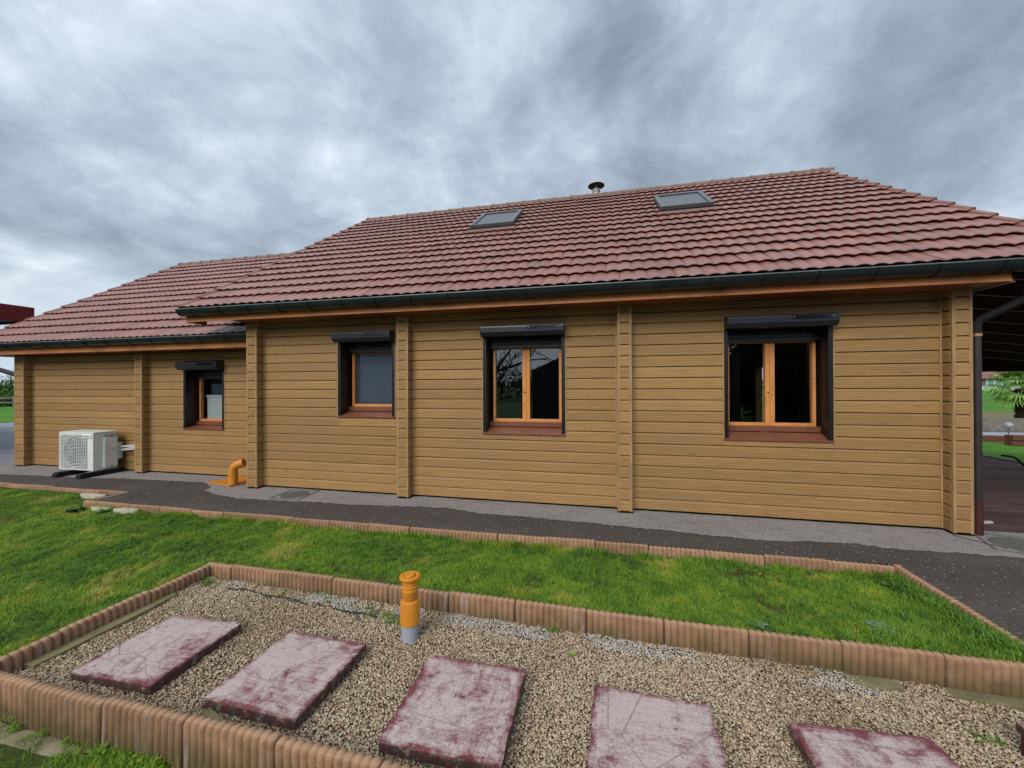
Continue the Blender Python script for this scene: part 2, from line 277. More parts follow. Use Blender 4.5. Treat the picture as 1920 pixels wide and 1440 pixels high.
# ------------------------------------------------------------------ mesh helpers
class MB:
    def __init__(s): s.v = []; s.f = []; s.mi = []; s.cur = 0
    def quad(s, a, b, c, d): n = len(s.v); s.v += [a, b, c, d]; s.f.append((n, n+1, n+2, n+3)); s.mi.append(s.cur)
    def box(s, x0, x1, y0, y1, z0, z1):
        n = len(s.v); s.v += [(x0, y0, z0), (x1, y0, z0), (x1, y1, z0), (x0, y1, z0), (x0, y0, z1), (x1, y0, z1), (x1, y1, z1), (x0, y1, z1)]
        for f in ((0, 3, 2, 1), (4, 5, 6, 7), (0, 1, 5, 4), (1, 2, 6, 5), (2, 3, 7, 6), (3, 0, 4, 7)): s.f.append(tuple(n+i for i in f)); s.mi.append(s.cur)
        return s
    def prism(s, prof, ax, a, b):
        # prof: list of 2D points; ax 'x': (y,z) extruded in x ; 'y': (x,z) ; 'z': (x,y)
        def P(p, t): return (t, p[0], p[1]) if ax == 'x' else ((p[0], t, p[1]) if ax == 'y' else (p[0], p[1], t))
        n = len(s.v); k = len(prof); s.v += [P(p, a) for p in prof]+[P(p, b) for p in prof]
        for i in range(k): j = (i+1) % k; s.f.append((n+i, n+j, n+k+j, n+k+i)); s.mi.append(s.cur)
        s.f.append(tuple(n+i for i in range(k))[::-1]); s.mi.append(s.cur); s.f.append(tuple(n+k+i for i in range(k))); s.mi.append(s.cur); return s
    def lathe(s, prof, seg=24, c=(0, 0, 0)):
        n = len(s.v); k = len(prof)
        for i in range(seg):
            a = 2*pi*i/seg
            for r, z in prof: s.v.append((c[0]+r*cos(a), c[1]+r*sin(a), c[2]+z))
        for i in range(seg):
            j = (i+1) % seg
            for m in range(k-1): s.f.append((n+i*k+m, n+j*k+m, n+j*k+m+1, n+i*k+m+1)); s.mi.append(s.cur)
        return s
    def tube(s, pts, r, seg=10, cap=True):
        pts = [Vector(p) for p in pts]; rs = r if isinstance(r, (list, tuple)) else [r]*len(pts); n = len(s.v); up = Vector((0, 0, 1))
        prev = None
        for i, p in enumerate(pts):
            d = (pts[min(i+1, len(pts)-1)]-pts[max(i-1, 0)]).normalized()
            a = (prev - d*prev.dot(d)) if prev is not None else d.cross(up if abs(d.z) < .9 else Vector((1, 0, 0)))
            a.normalize(); prev = a.copy(); b = d.cross(a)
            for k in range(seg): t = 2*pi*k/seg; s.v.append(tuple(p+(a*cos(t)+b*sin(t))*rs[i]))
        for i in range(len(pts)-1):
            for k in range(seg): j = (k+1) % seg; s.f.append((n+i*seg+k, n+i*seg+j, n+(i+1)*seg+j, n+(i+1)*seg+k)); s.mi.append(s.cur)
        if cap: s.f.append(tuple(n+k for k in range(seg))[::-1]); s.mi.append(s.cur); m = n+(len(pts)-1)*seg; s.f.append(tuple(m+k for k in range(seg))); s.mi.append(s.cur)
        return s
    def poly(s, pts, z=None):
        n = len(s.v); s.v += [(p[0], p[1], z if z is not None else p[2]) for p in pts]; s.f.append(tuple(range(n, n+len(pts)))); s.mi.append(s.cur); return s
    def mesh(s, name, mats, smooth=False, bevel=0):
        me = bpy.data.meshes.new(name); me.from_pydata(s.v, [], s.f)
        for m in (mats if isinstance(mats, (list, tuple)) else [mats]): me.materials.append(m)
        if isinstance(mats, (list, tuple)) and len(mats) > 1: me.polygons.foreach_set('material_index', s.mi)
        bm = bmesh.new(); bm.from_mesh(me)
        if bevel:
            bmesh.ops.remove_doubles(bm, verts=bm.verts, dist=1e-5)
            bmesh.ops.bevel(bm, geom=[e_ for e_ in bm.edges if len(e_.link_faces) == 2 and e_.calc_face_angle(0) > .5], offset=bevel, segments=2, profile=.6, affect='EDGES', clamp_overlap=True)
        bmesh.ops.recalc_face_normals(bm, faces=bm.faces); bm.to_mesh(me); bm.free()
        if smooth:
            me.polygons.foreach_set('use_smooth', [True]*len(me.polygons))
            try: me.set_sharp_from_angle(angle=smooth if isinstance(smooth, float) else radians(40))
            except Exception: pass
        me.update(); return me
def wloc(o):
    v = Vector((0, 0, 0))
    while o: v += Vector(o.location); o = o.parent
    return v
def obj(name, me, parent=None, loc=(0, 0, 0), label=None, cat=None, group=None, kind=None, rot=None):
    o = bpy.data.objects.new(name, me); COL.objects.link(o); o.location = loc
    if parent: o.location = Vector(loc)-wloc(parent); o.parent = parent
    if rot: o.rotation_euler = rot
    if label: o['label'] = label
    if cat: o['category'] = cat
    if group: o['group'] = group
    if kind: o['kind'] = kind
    return o
def empty(name, loc, label=None, cat=None, group=None, parent=None):
    o = obj(name, None, parent, loc, label, cat, group); o.empty_display_size = .1; return o
def bx(name, x0, x1, y0, y1, z0, z1, mat, parent=None, bevel=0, **k):
    cx, cy = (x0+x1)/2, (y0+y1)/2
    return obj(name, MB().box(x0-cx, x1-cx, y0-cy, y1-cy, 0, z1-z0).mesh(name, mat, False, bevel), parent, (cx, cy, z0), **k)
def nz(x, y, s=1.0, o=0.0): return noise.noise(Vector((x*s+o, y*s-o, o*.7)))

# ------------------------------------------------------------------ ground and surfaces
def lawn_kerb_y(x): return 3.984+.0072*(x+6.9)          # outer (path side) edge
xs = [-900, -200, -60, -25, -16, -14, 2.43, 12, 25, 60, 200, 900]; ys = [-900, -200, -60, -20, -6, 3.97, 4.42, 13, 25, 60, 200, 900]
gm = MB(); idx = {}
for i, x in enumerate(xs):
    for j, y in enumerate(ys):
        low = (-14 <= x <= 2.43) and (-6 <= y <= 3.97)
        idx[i, j] = len(gm.v); gm.v.append((x, y, -.30 if low else -.03))
for i in range(len(xs)-1):
    for j in range(len(ys)-1): gm.f.append((idx[i, j], idx[i+1, j], idx[i+1, j+1], idx[i, j+1])); gm.mi.append(0)
obj('ground', gm.mesh('ground', M['field']), kind='structure')
pm = MB()
yl = lawn_kerb_y
pm.poly([(-26, 4.40), (-6.93, 4.45), (-6.93, 3.98), (2.48, 4.05), (2.48, -5.5), (12, -5.5), (12, 5.6), (-26, 5.6)], 0.0)
obj('path', pm.mesh('path', M['asphalt']), kind='structure')
edge = [(-14, 4.80), (-11.6, 4.83), (-10.574, 4.862), (-9.384, 4.942), (-8.436, 4.98), (-7.937, 5.046), (-6.9, 5.10), (-6.292, 5.132), (-6.15, 5.06), (-5.98, 4.98), (-5.86, 4.85), (-5.80, 4.72), (-5.4, 4.60), (-4.991, 4.50), (-4.5, 4.53), (-4.0, 4.555), (-3.4, 4.57), (-2.891, 4.60), (-2.3, 4.68), (-1.92, 4.705), (-1.7, 4.66), (-1.458, 4.60), (-.8, 4.60), (-.178, 4.55), (.114, 4.51), (.926, 4.46), (1.651, 4.41), (2.0, 4.46), (2.373, 4.475), (2.773, 4.43), (3.41, 4.46), (3.8, 4.43), (4.4, 4.45), (5.5, 4.4)]
pts = []
for (x0, y0), (x1, y1) in zip(edge, edge[1:]):
    k = max(1, int((x1-x0)/.02))
    for i in range(k):
        t = i/k; x = x0+(x1-x0)*t; y = y0+(y1-y0)*t; pts.append((x, y+nz(x, 0, 9, 3)*.03+nz(x, 0, 2.3, 8)*.03+nz(x, 0, 27, 5)*.022))
pb = MB()
top = [(p[0], 5.18 if p[0] > 3.72 else 5.7) for p in pts]
for i in range(len(pts)-1):
    pb.quad((*pts[i], .004), (*pts[i+1], .004), (*top[i+1], .004), (*top[i], .004))
obj('pavement', pb.mesh('pavement', M['pale']), kind='structure')
tp = MB().poly([(3.72, 5.18), (12, 5.10), (9, 8), (8.05, 9.5), (7.94, 10.6), (7.94, 13.2), (3.72, 13.2)][0:1]+[(8.3, 5.13), (8.07, 9.5), (7.94, 10.6), (7.9, 16), (3.72, 16)], .008)
obj('terrace_paving', tp.mesh('terrace_paving', M['paving']), kind='structure')
obj('yard', MB().poly([(-40, 5.6), (-11.5, 5.6), (-11.5, 16), (-22, 14.5), (-30, 9.5), (-40, 5.6)], -.006).mesh('yard', M['road']), kind='structure')
obj('far_road', MB().poly([(4, 13.3), (14, 13.3), (30, 15), (30, 18), (14, 15.8), (4, 15.7)], .0).mesh('far_road', M['water']), kind='structure')
obj('dry_verge', MB().poly([(2, 16.6), (40, 17.5), (60, 30), (10, 27)], .0).mesh('dry_verge', M['dryverge']), kind='structure')

# lawn (undulating sheets)
def lawn_z(x, y):
    if y > 2.8 and x > -3.4: t = (y-2.8)/1.2; z = -.035-.055*t
    else: z = -.075 if y > 1.5 else -.195
    return z+.010*nz(x, y, 1.7, 5)
lm = MB()
def sheet(x0, x1, y0, y1, nx, ny, zf):
    n = len(lm.v)
    for i in range(nx+1):
        for j in range(ny+1): x = x0+(x1-x0)*i/nx; y = y0+(y1-y0)*j/ny; lm.v.append((x, y, zf(x, y)))
    for i in range(nx):
        for j in range(ny): a = n+i*(ny+1)+j; lm.f.append((a, a+ny+1, a+ny+2, a+1)); lm.mi.append(0)
sheet(-3.40, 2.44, 2.77, 4.0, 60, 14, lambda x, y: lawn_z(x, y))
sheet(-6.9, -3.40, 1.42, 3.97, 36, 24, lawn_z)
sheet(-16, -6.9, 1.42, 4.40, 60, 24, lawn_z)
sheet(-3.42, 2.44, -5.8, 1.42, 60, 30, lawn_z)
sheet(-16, -3.42, -5.8, 1.42, 60, 30, lambda x, y: lawn_z(x, 2)-.12*min(1, max(0, (1.42-y)/.35))*max(0, min(1, (x+6)/2.5)))
obj('lawn_ground', lm.mesh('lawn_ground', M['soil'], True), kind='structure')
def gravel_z(x): return -.127-.0155*(x+.5)
gb = MB(); n = 30
for i in range(n):
    a = -3.36+6.4*i/n; b = -3.36+6.4*(i+1)/n
    for j in range(6):
        y0 = 1.46+1.30*j/6; y1 = 1.46+1.30*(j+1)/6
        gb.quad(*[(x, y, gravel_z(x)-.008+.008*nz(x, y, 4)) for x, y in ((a, y0), (b, y0), (b, y1), (a, y1))])
obj('gravel_ground', gb.mesh('gravel_ground', M['gravelbase']), kind='structure')

# ------------------------------------------------------------------ kerbs of scalloped stones
def kerb_mesh(L, h=.31, ribs=12, w=.032):
    m = MB(); rw = L/ribs; seg = 5; rows = []
    for i in range(ribs*seg+1):
        u = L*i/(ribs*seg); t = (i % seg)/seg; k = sin(pi*t)**.5 if t else 0.0
        if i in (0, ribs*seg): k = 0
        ww = w-.012+.012*k; zt = -.006+.006*k
        prof = [(-ww, -h), (-ww, -.018+zt), (-ww*.72, -.005+zt), (0, zt), (ww*.72, -.005+zt), (ww, -.018+zt), (ww, -h)]
        rows.append([(u, p[0], p[1]) for p in prof])
    n = len(m.v); K = 7
    for r in rows: m.v += r
    for i in range(len(rows)-1):
        for j in range(K-1): m.f.append((n+i*K+j, n+(i+1)*K+j, n+(i+1)*K+j+1, n+i*K+j+1)); m.mi.append(0)
    m.f.append(tuple(n+j for j in range(K))); m.mi.append(0); m.f.append(tuple(n+(len(rows)-1)*K+j for j in range(K))[::-1]); m.mi.append(0)
    return m.mesh('kerb_stone', M['kerb'], radians(50))
KM = {}
def km(L):
    L = round(L, 3)
    if L not in KM: KM[L] = kerb_mesh(L, ribs=max(2, round(12*L/.495)))
    return KM[L]
def kerb_run(parent, p0, p1, ztop, first=None, step=.5):
    p0 = Vector(p0); p1 = Vector(p1); d = p1-p0; L = d.length; d.normalize(); a = atan2(d.y, d.x); t = 0; k = 0
    if first: seq = [first]
    else: seq = []
    while t < L-.05:
        s_ = (first if (first and k == 0) else step); s_ = min(s_, L-t)
        p = p0+d*(t+.0025); 
        o = obj('kerb_stone', km(s_-.005), parent, (p.x+R.uniform(-.003, .003), p.y+R.uniform(-.004, .004), ztop+R.uniform(-.007, .006)))
        o.rotation_euler = (R.uniform(-.04, .04), R.uniform(-.008, .008), a+R.uniform(-.012, .012)); t += s_; k += 1
lk = empty('lawn_kerb', (-2, 4.0, 0), 'long low salmon concrete edging between the lawn and the dark asphalt path, with a step at its left end', 'kerb')
c = lambda x: lawn_kerb_y(x)-.03
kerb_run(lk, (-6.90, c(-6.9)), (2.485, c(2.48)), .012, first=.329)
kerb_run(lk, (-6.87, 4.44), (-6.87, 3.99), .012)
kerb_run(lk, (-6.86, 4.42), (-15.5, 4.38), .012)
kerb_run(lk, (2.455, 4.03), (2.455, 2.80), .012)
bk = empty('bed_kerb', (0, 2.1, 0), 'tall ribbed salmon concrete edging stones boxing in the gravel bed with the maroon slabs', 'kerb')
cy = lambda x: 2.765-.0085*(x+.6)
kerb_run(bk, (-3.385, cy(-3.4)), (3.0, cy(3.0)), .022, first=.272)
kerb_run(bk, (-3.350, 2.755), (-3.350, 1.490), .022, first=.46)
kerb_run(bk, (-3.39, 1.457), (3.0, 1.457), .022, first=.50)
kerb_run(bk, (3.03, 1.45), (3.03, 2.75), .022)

# ------------------------------------------------------------------ maroon slabs over tanks
slabs = [(-2.655, 1.900, .560, 2.0, 'maroon painted slab worn nearly white, leftmost in the gravel bed, with a maroon band at its right back corner', -.040),
         (-1.722, 1.903, .565, -1.2, 'maroon painted slab with cracked whitish wear, second from the left, nearer corner overlapping a grey stone lip', -.040),
         (-.712, 1.893, .570, .3, 'most strongly maroon painted slab, in the gravel bed in front and right of the orange and grey pipe', -.040),
         (.222, 1.865, .560, -2.2, 'pale pinkish worn slab fourth from the left, cut off by the bottom edge, thin cracks across it', -.040),
         (1.165, 1.845, .585, 4.0, 'worn maroon slab fifth from the left, lying low in the gravel and cut off at the bottom', -.040)]
for i, (x, y, w, a, lab, zt) in enumerate(slabs):
    t = empty('maroon_slab', (x, y, gravel_z(x)), lab, 'slab', 'painted slabs in the gravel bed'); t.rotation_euler = (0, 0, radians(a))
    h = w/2; m = MB(); n = 14; th = .052
    # slightly irregular outline and top
    def P(u, v, z):
        e_ = .004*nz(u*3+i, v*3, 2.5, i*3.1)
        return (u*h+e_, v*h+.004*nz(u*3, v*3+i, 2.5, i*1.7+9), z+.0015*nz(u*5, v*5, 1.5, i))
    for a_ in range(n):
        for b_ in range(n):
            q = [(-1+2*(a_+da)/n, -1+2*(b_+db)/n) for da, db in ((0, 0), (1, 0), (1, 1), (0, 1))]; m.quad(*[P(u, v, 0) for u, v in q])
    for k in range(n):
        u0, u1 = -1+2*k/n, -1+2*(k+1)/n
        for f_ in (lambda u, z: P(u, -1, z), lambda u, z: P(u, 1, z), lambda u, z: P(-1, u, z), lambda u, z: P(1, u, z)):
            m.quad(f_(u0, 0), f_(u1, 0), f_(u1, -th), f_(u0, -th))
    m.poly([P(-1, -1, -th), P(-1, 1, -th), P(1, 1, -th), P(1, -1, -th)])
    me = m.mesh('slab', M['slab']); bm = bmesh.new(); bm.from_mesh(me); bmesh.ops.remove_doubles(bm, verts=bm.verts, dist=.0008)
    bmesh.ops.bevel(bm, geom=[e_ for e_ in bm.edges if len(e_.link_faces) == 2 and e_.calc_face_angle(0) > .9], offset=.005, segments=2, affect='EDGES', profile=.5); bmesh.ops.recalc_face_normals(bm, faces=bm.faces); bm.to_mesh(me); bm.free()
    tl = (R.uniform(-.006, .01), R.uniform(-.01, .006))
    o = bpy.data.objects.new('cover', me); COL.objects.link(o); o.parent = t; o.location = (0, 0, zt-gravel_z(x)); o.rotation_euler = (tl[0], tl[1], 0)
    b = bpy.data.objects.new('base', MB().box(-h*.86, h*.86, -h*.93, h*.86, -.03, zt-gravel_z(x)-th+.001).mesh('base', M['conc'], False, .004)); COL.objects.link(b); b.parent = t
t = empty('maroon_block', (2.17, 2.04, -.165), 'raised maroon block with a thick lid, cut off at the right picture edge', 'slab')
bx('base', 1.89, 2.45, 1.76, 2.32, -.17, -.068, m_plain('maroon_render', (.085, .018, .032), .55, .4, 0, .2, 5, .3), t, .006)
o = obj('cover', MB().box(-.29, .29, -.29, .29, -.046, 0).mesh('cover', M['slab'], False, .005), t, (2.17, 2.04, -.020))
lip = MB(); lip.box(-.07, .07, -.02, .02, 0, .03); obj('grey_stone', lip.mesh('grey_stone', M['mossconc'], False, .008), None, (-1.90, 1.585, gravel_z(-1.9)), label='small grey-green stone lip poking out under the front corner of the second slab', cat='stone', rot=(0, .05, -.25))

# mortar strips at the kerb feet
def patch(name, pts, z0, z1, mat, **k):
    cx = sum(p[0] for p in pts)/len(pts); cyy = sum(p[1] for p in pts)/len(pts); q = []
    for (a, b), (c_, d) in zip(pts, pts[1:]+pts[:1]):
        for i in range(6): t_ = i/6; x = a+(c_-a)*t_; y = b+(d-b)*t_; q.append((x-cx+.006*nz(x, y, 16, 1), y-cyy+.006*nz(x, y, 16, 4)))
    return obj(name, MB().prism(q, 'z', z0, z1).mesh(name, mat, False, .003), None, (cx, cyy, 0), **k)
patch('mortar_strip', [(-3.318, 1.62), (-3.24, 1.62), (-3.235, 2.0), (-3.25, 2.42), (-3.318, 2.45)], -.13, -.062, M['mossconc'], label='olive stained mortar strip along the foot of the left edging, inside the gravel bed', cat='mortar')
patch('mortar_strip', [(1.86, 2.715), (2.34, 2.71), (2.3, 2.63), (2.0, 2.645), (1.88, 2.67)], -.19, -.152, M['mossconc'], label='olive mortar strip at the foot of the far edging, right end of gravel bed', cat='mortar')
patch('mortar_strip', [(1.36, 2.71), (1.62, 2.715), (1.66, 2.66), (1.52, 2.615), (1.38, 2.65)], -.18, -.147, M['mossconc'], label='small rounded mortar patch at the foot of the far edging, left of the longer strip', cat='mortar')
mb = MB(); px_ = [(-2.98, 2.60), (-2.8, 2.625), (-2.6, 2.585), (-2.4, 2.60), (-2.2, 2.56), (-2.0, 2.575), (-1.85, 2.54), (-1.7, 2.56), (-1.58, 2.545)]
q = []
for (a, b), (c_, d) in zip(px_, px_[1:]):
    for i in range(8): t_ = i/8; q.append((a+(c_-a)*t_, b+(d-b)*t_+.012*nz(a+t_*.2, 0, 22)))
for p, r_ in zip(q, q[1:]):
    za, zb = gravel_z(p[0])+.016+.012*nz(p[0], 1, 15), gravel_z(r_[0])+.016+.012*nz(r_[0], 1, 15)
    mb.quad((p[0], p[1], gravel_z(p[0])-.01), (r_[0], r_[1], gravel_z(r_[0])-.01), (r_[0], r_[1]+.008, zb), (p[0], p[1]+.008, za)); mb.quad((p[0], p[1]+.008, za), (r_[0], r_[1]+.008, zb), (r_[0], r_[1]+.02, gravel_z(r_[0])), (p[0], p[1]+.02, gravel_z(p[0])))
obj('membrane_edge', mb.mesh('membrane_edge', M['membrane']), None, (0, 0, 0), label='ragged dark edge of membrane showing between the white chippings and the beige gravel', cat='membrane')

# pipe in the gravel
gx, gy = -1.250, 2.40; gzz = gravel_z(gx); t = empty('vent_pipe', (gx, gy, gzz), 'upright orange capped pipe on a grey stub, standing in the gravel bed', 'pipe')
lean = (0, .02, 0)
def lt(name, prof, mat, par=t, loc=(gx, gy, 0), seg=32): return obj(name, MB().lathe(prof, seg).mesh(name, mat, radians(35)), par, loc)
lt('grey_stub', [(0, gzz-.02), (.056, gzz-.02), (.056, .0), (0, .0)], M['greypvc'])
lt('socket', [(.050, -.006), (.0625, -.006), (.0635, .0), (.0625, .008), (.0620, .135), (.060, .142), (.050, .150), (0, .150)], M['orange'])
lt('upper_pipe', [(.048, .14), (.0505, .145), (.0505, .205), (.0520, .208), (.0520, .214), (.0495, .218), (.0495, .232), (.0525, .236), (.0525, .239), (.0490, .243), (.0480, .290), (0, .29)], M['orange'])
lt('cap', [(.048, .283), (.066, .287), (.069, .292), (.068, .300), (.064, .304), (.040, .304), (.039, .296), (.034, .296), (.033, .310), (.030, .313), (0, .313)], M['orange'])
obj('fallen_leaf', MB().poly([(-.03, 0, .004), (-.012, -.012, .010), (.014, -.010, .006), (.030, 0, .012), (.012, .012, .008), (-.014, .012, .003)]).mesh('fallen_leaf', M['leaf']), None, (-.193, 2.48, gravel_z(-.19)+.018), label='single bright green leaf lying on the gravel between the third slab and the far edging', cat='leaf', rot=(.1, .1, .1))

# ------------------------------------------------------------------ house
YW, YG = 5.13, 5.57
H = empty('house', (-2, YW, 0), 'long single-storey house clad in oak-look boards under a red tiled roof', 'house')
PITCH = .1352; Z0 = .028
PROF = [(0, 0), (-.022, 0), (-.024, .003), (-.024, .107), (-.006, .1290), (.0, .1290), (.0, PITCH)]
BM = {}
def board_mesh(L, za=0, zb=PITCH, prof=PROF):
    k = (round(L, 3), round(za, 3), round(zb, 3))
    if k not in BM:
        p = prof
        def clip(p, z, keep):
            o = []
            for a, b in zip(p, p[1:]+p[:1]):
                ia, ib = (a[1] >= z) == keep or a[1] == z, (b[1] >= z) == keep or b[1] == z
                if ia: o.append(a)
                if ia != ib and a[1] != b[1]: t_ = (z-a[1])/(b[1]-a[1]); o.append((a[0]+(b[0]-a[0])*t_, z))
            return o
        if za > 0: p = clip(p, za, True)
        if zb < PITCH: p = clip(p, zb, False)
        BM[k] = MB().prism(p, 'x', 0, L).mesh('siding_board', M['siding'])
    return BM[k]
wins = {'main': [(-3.805, -2.882, 1.100, 2.36), (-1.568, -.466, .905, 2.36), (1.408, 2.522, .903, 2.36)], 'wing': [(-7.278, -6.386, .800, 2.02)]}
def cladding(wall, x0, x1, y, ztop, holes):
    k = 0
    while Z0+k*PITCH < ztop-.01:
        za = Z0+k*PITCH; zb = min(za+PITCH, ztop); segs = [(x0, x1, 0, zb-za)]
        for (hx0, hx1, hz0, hz1) in holes:
            if hz1 <= za+.004 or hz0 >= zb-.004 or hx1 < x0 or hx0 > x1: continue
            new = []
            for (a, b, c_, d) in segs:
                if hx0 >= b or hx1 <= a: new.append((a, b, c_, d)); continue
                new.append((a, hx0, c_, d)); new.append((hx1, b, c_, d))
                if hz0 > za+.004: new.append((hx0+.001, hx1-.001, 0, hz0-za))
                if hz1 < zb-.004: new.append((hx0+.001, hx1-.001, hz1-za, d))
            segs = new
        for a, b, c_, d in segs:
            if b-a > .01: obj('siding_board', board_mesh(b-a, c_, d), wall, (a, y, za))
        k += 1
def core(wall_name, x0, x1, y, ztop, holes, back=.16):
    m = MB(); xs_ = sorted([x0, x1]+[h for q in holes for h in q[:2]]); cur = x0
    for hx0, hx1, hz0, hz1 in sorted(holes):
        m.box(cur, hx0, y, y+back, 0.045, ztop); m.box(hx0, hx1, y, y+back, 0.045, hz0); m.box(hx0, hx1, y, y+back, hz1, ztop); cur = hx1
    m.box(cur, x1, y, y+back, 0.045, ztop); m.box(x0, x1, y+.07, y+back-.01, 0.0, .044)
    return m
ZT, ZTW = 2.55, 2.20
mw = obj('wall', MB.mesh(core('w', -5.34, 3.66, YW+.001, 2.75, wins['main']), 'wall', M['core']), H, (0, 0, 0))
ww = obj('wall', MB.mesh(core('w', -11.38, -5.34, YG+.001, 2.45, wins['wing']), 'wall', M['core']), H, (0, 0, 0))
PIL = [(-5.315, -5.125), (-2.785, -2.610), (.182, .352), (3.524, 3.698)]
WPIL = [(-11.37, -11.105), (-8.235, -8.065)]
prev = PIL[0][1]
for a, b in PIL[1:]: cladding(mw, prev+.018, a-.018, YW, ZT, wins['main']); prev = b
cladding(ww, WPIL[0][1]+.018, WPIL[1][0]-.018, YG, ZTW, wins['wing']); cladding(ww, WPIL[1][1]+.018, -5.32, YG, ZTW, wins['wing'])
def pilaster(x0, x1, yw, ztop, d=.15):
    yf = yw-d; p = obj('pilaster', MB().box(x0+.023, x1-.023, yf+.024, yw, 0.035, ztop).mesh('pilaster', M['core']), H, (0, 0, 0))
    tw = .030; th = .004
    for (xa, xb) in ((x0, x0+tw), (x1-tw, x1)):
        obj('corner_trim', MB().box(0, xb-xa, 0, .030, 0, ztop-Z0+.008).mesh('corner_trim', M['trim'], False, .003), p, (xa, yf-.004, Z0-.008))
        xi = x0-.004 if xa == x0 else x1-.022
    # inner corner beads against the wall
    for xa in (x0-.020, x1-.002):
        obj('corner_trim', MB().box(0, .022, 0, .022, 0, ztop-Z0).mesh('corner_trim', M['trim'], False, .003), p, (xa, yw-.032, Z0))
    k = 0; L = x1-x0-2*tw
    while Z0+k*PITCH < ztop-.01:
        za = Z0+k*PITCH; zb = min(PITCH, ztop-za)
        obj('siding_board', board_mesh(L, 0, zb), p, (x0+tw, yf+.021, za))
        o = obj('siding_board', board_mesh(d-.048, 0, zb), p, (x1-.020, yf+.024, za)); o.rotation_euler = (0, 0, pi/2)
        o = obj('siding_board', board_mesh(d-.048, 0, zb), p, (x0+.020, yw-.024, za)); o.rotation_euler = (0, 0, -pi/2)
        k += 1
for a, b in PIL: pilaster(a, b, YW, ZT)
for a, b in WPIL: pilaster(a, b, YG, ZTW)

# other walls of the house (ends, rear, gables) and floor
bx('plinth', -11.36, 3.64, YW+.03 if False else 5.60, 13.4, -.05, .012, M['core'], H)
rear = MB(); rear.box(-5.34, 3.0, 13.4, 13.55, 0, 2.6); 
bx('wall', -11.38, -5.34, 12.7, 12.86, 0, 2.3, M['siding'], H)
# rear wall with a glazed door, roughly where daylight shows through the right-hand window
m = MB(); m.box(-5.34, 5.05-.3, 13.4, 13.55, 0, .35) if False else None
m = MB(); m.box(-5.34, 3.00, 13.4, 13.55, 0, 2.6); obj('wall', m.mesh('wall', M['siding']), H, (0, 0, 0))
def gable(x0, x1, ya, yr, yb, ze, zr, name='wall'):
    obj(name, MB().prism([(ya, 0), (yb, 0), (yb, ze), (yr, zr), (ya, ze)], 'x', x0, x1).mesh(name, M['siding']), H, (0, 0, 0))
gable(-11.36, -11.22, YG+.17, 9.12, 12.7, 2.42, 4.75)
gable(-5.34, -5.20, YW+.17, 9.47, 13.4, 2.75, 5.60)
# right gable wall, glazed towards the terrace at the back
m = MB(); m.box(3.52, 3.66, YW+.17, 9.70, 0, 2.85); m.prism([(YW+.17, 2.8505), (13.4, 2.8505), (9.47, 5.55)], 'x', 3.52, 3.66); m.box(3.52, 3.66, 10.31, 13.4, 0, 2.85); m.box(3.52, 3.66, 9.7005, 10.3095, 1.95, 2.85); m.box(3.52, 3.66, 9.7005, 10.3095, 0, .1)
obj('wall', m.mesh('wall', M['siding']), H, (0, 0, 0))
bx('ceiling', -5.19, 3.515, YW+.165, 13.39, 2.42, 2.46, M['fabric'], H); bx('ceiling', -11.2, -5.35, YG+.165, 12.69, 2.15, 2.19, M['fabric'], H); bx('wall', -5.34, 3.0, 13.56, 13.6, 0, 2.7, M['core'], H); bx('wall', 3.0, 3.52, 13.4, 13.55, 0, 2.6, M['core'], H)

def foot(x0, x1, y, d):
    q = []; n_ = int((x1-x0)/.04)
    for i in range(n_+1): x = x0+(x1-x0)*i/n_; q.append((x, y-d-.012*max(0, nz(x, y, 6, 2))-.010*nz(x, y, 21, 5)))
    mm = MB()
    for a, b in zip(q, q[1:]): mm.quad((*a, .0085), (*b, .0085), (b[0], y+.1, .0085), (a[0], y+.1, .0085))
    obj('foot_shade_stain', mm.mesh('foot_shade_stain', M['core']), H, (0, 0, 0))  # black strip: shade gap under the boards put in as colour, plus tar stains
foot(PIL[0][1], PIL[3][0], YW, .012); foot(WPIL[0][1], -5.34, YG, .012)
for (a, b), yy in [(p, YW) for p in PIL]+[(p, YG) for p in WPIL]: foot(a-.005, b+.012, yy-.15, .004)

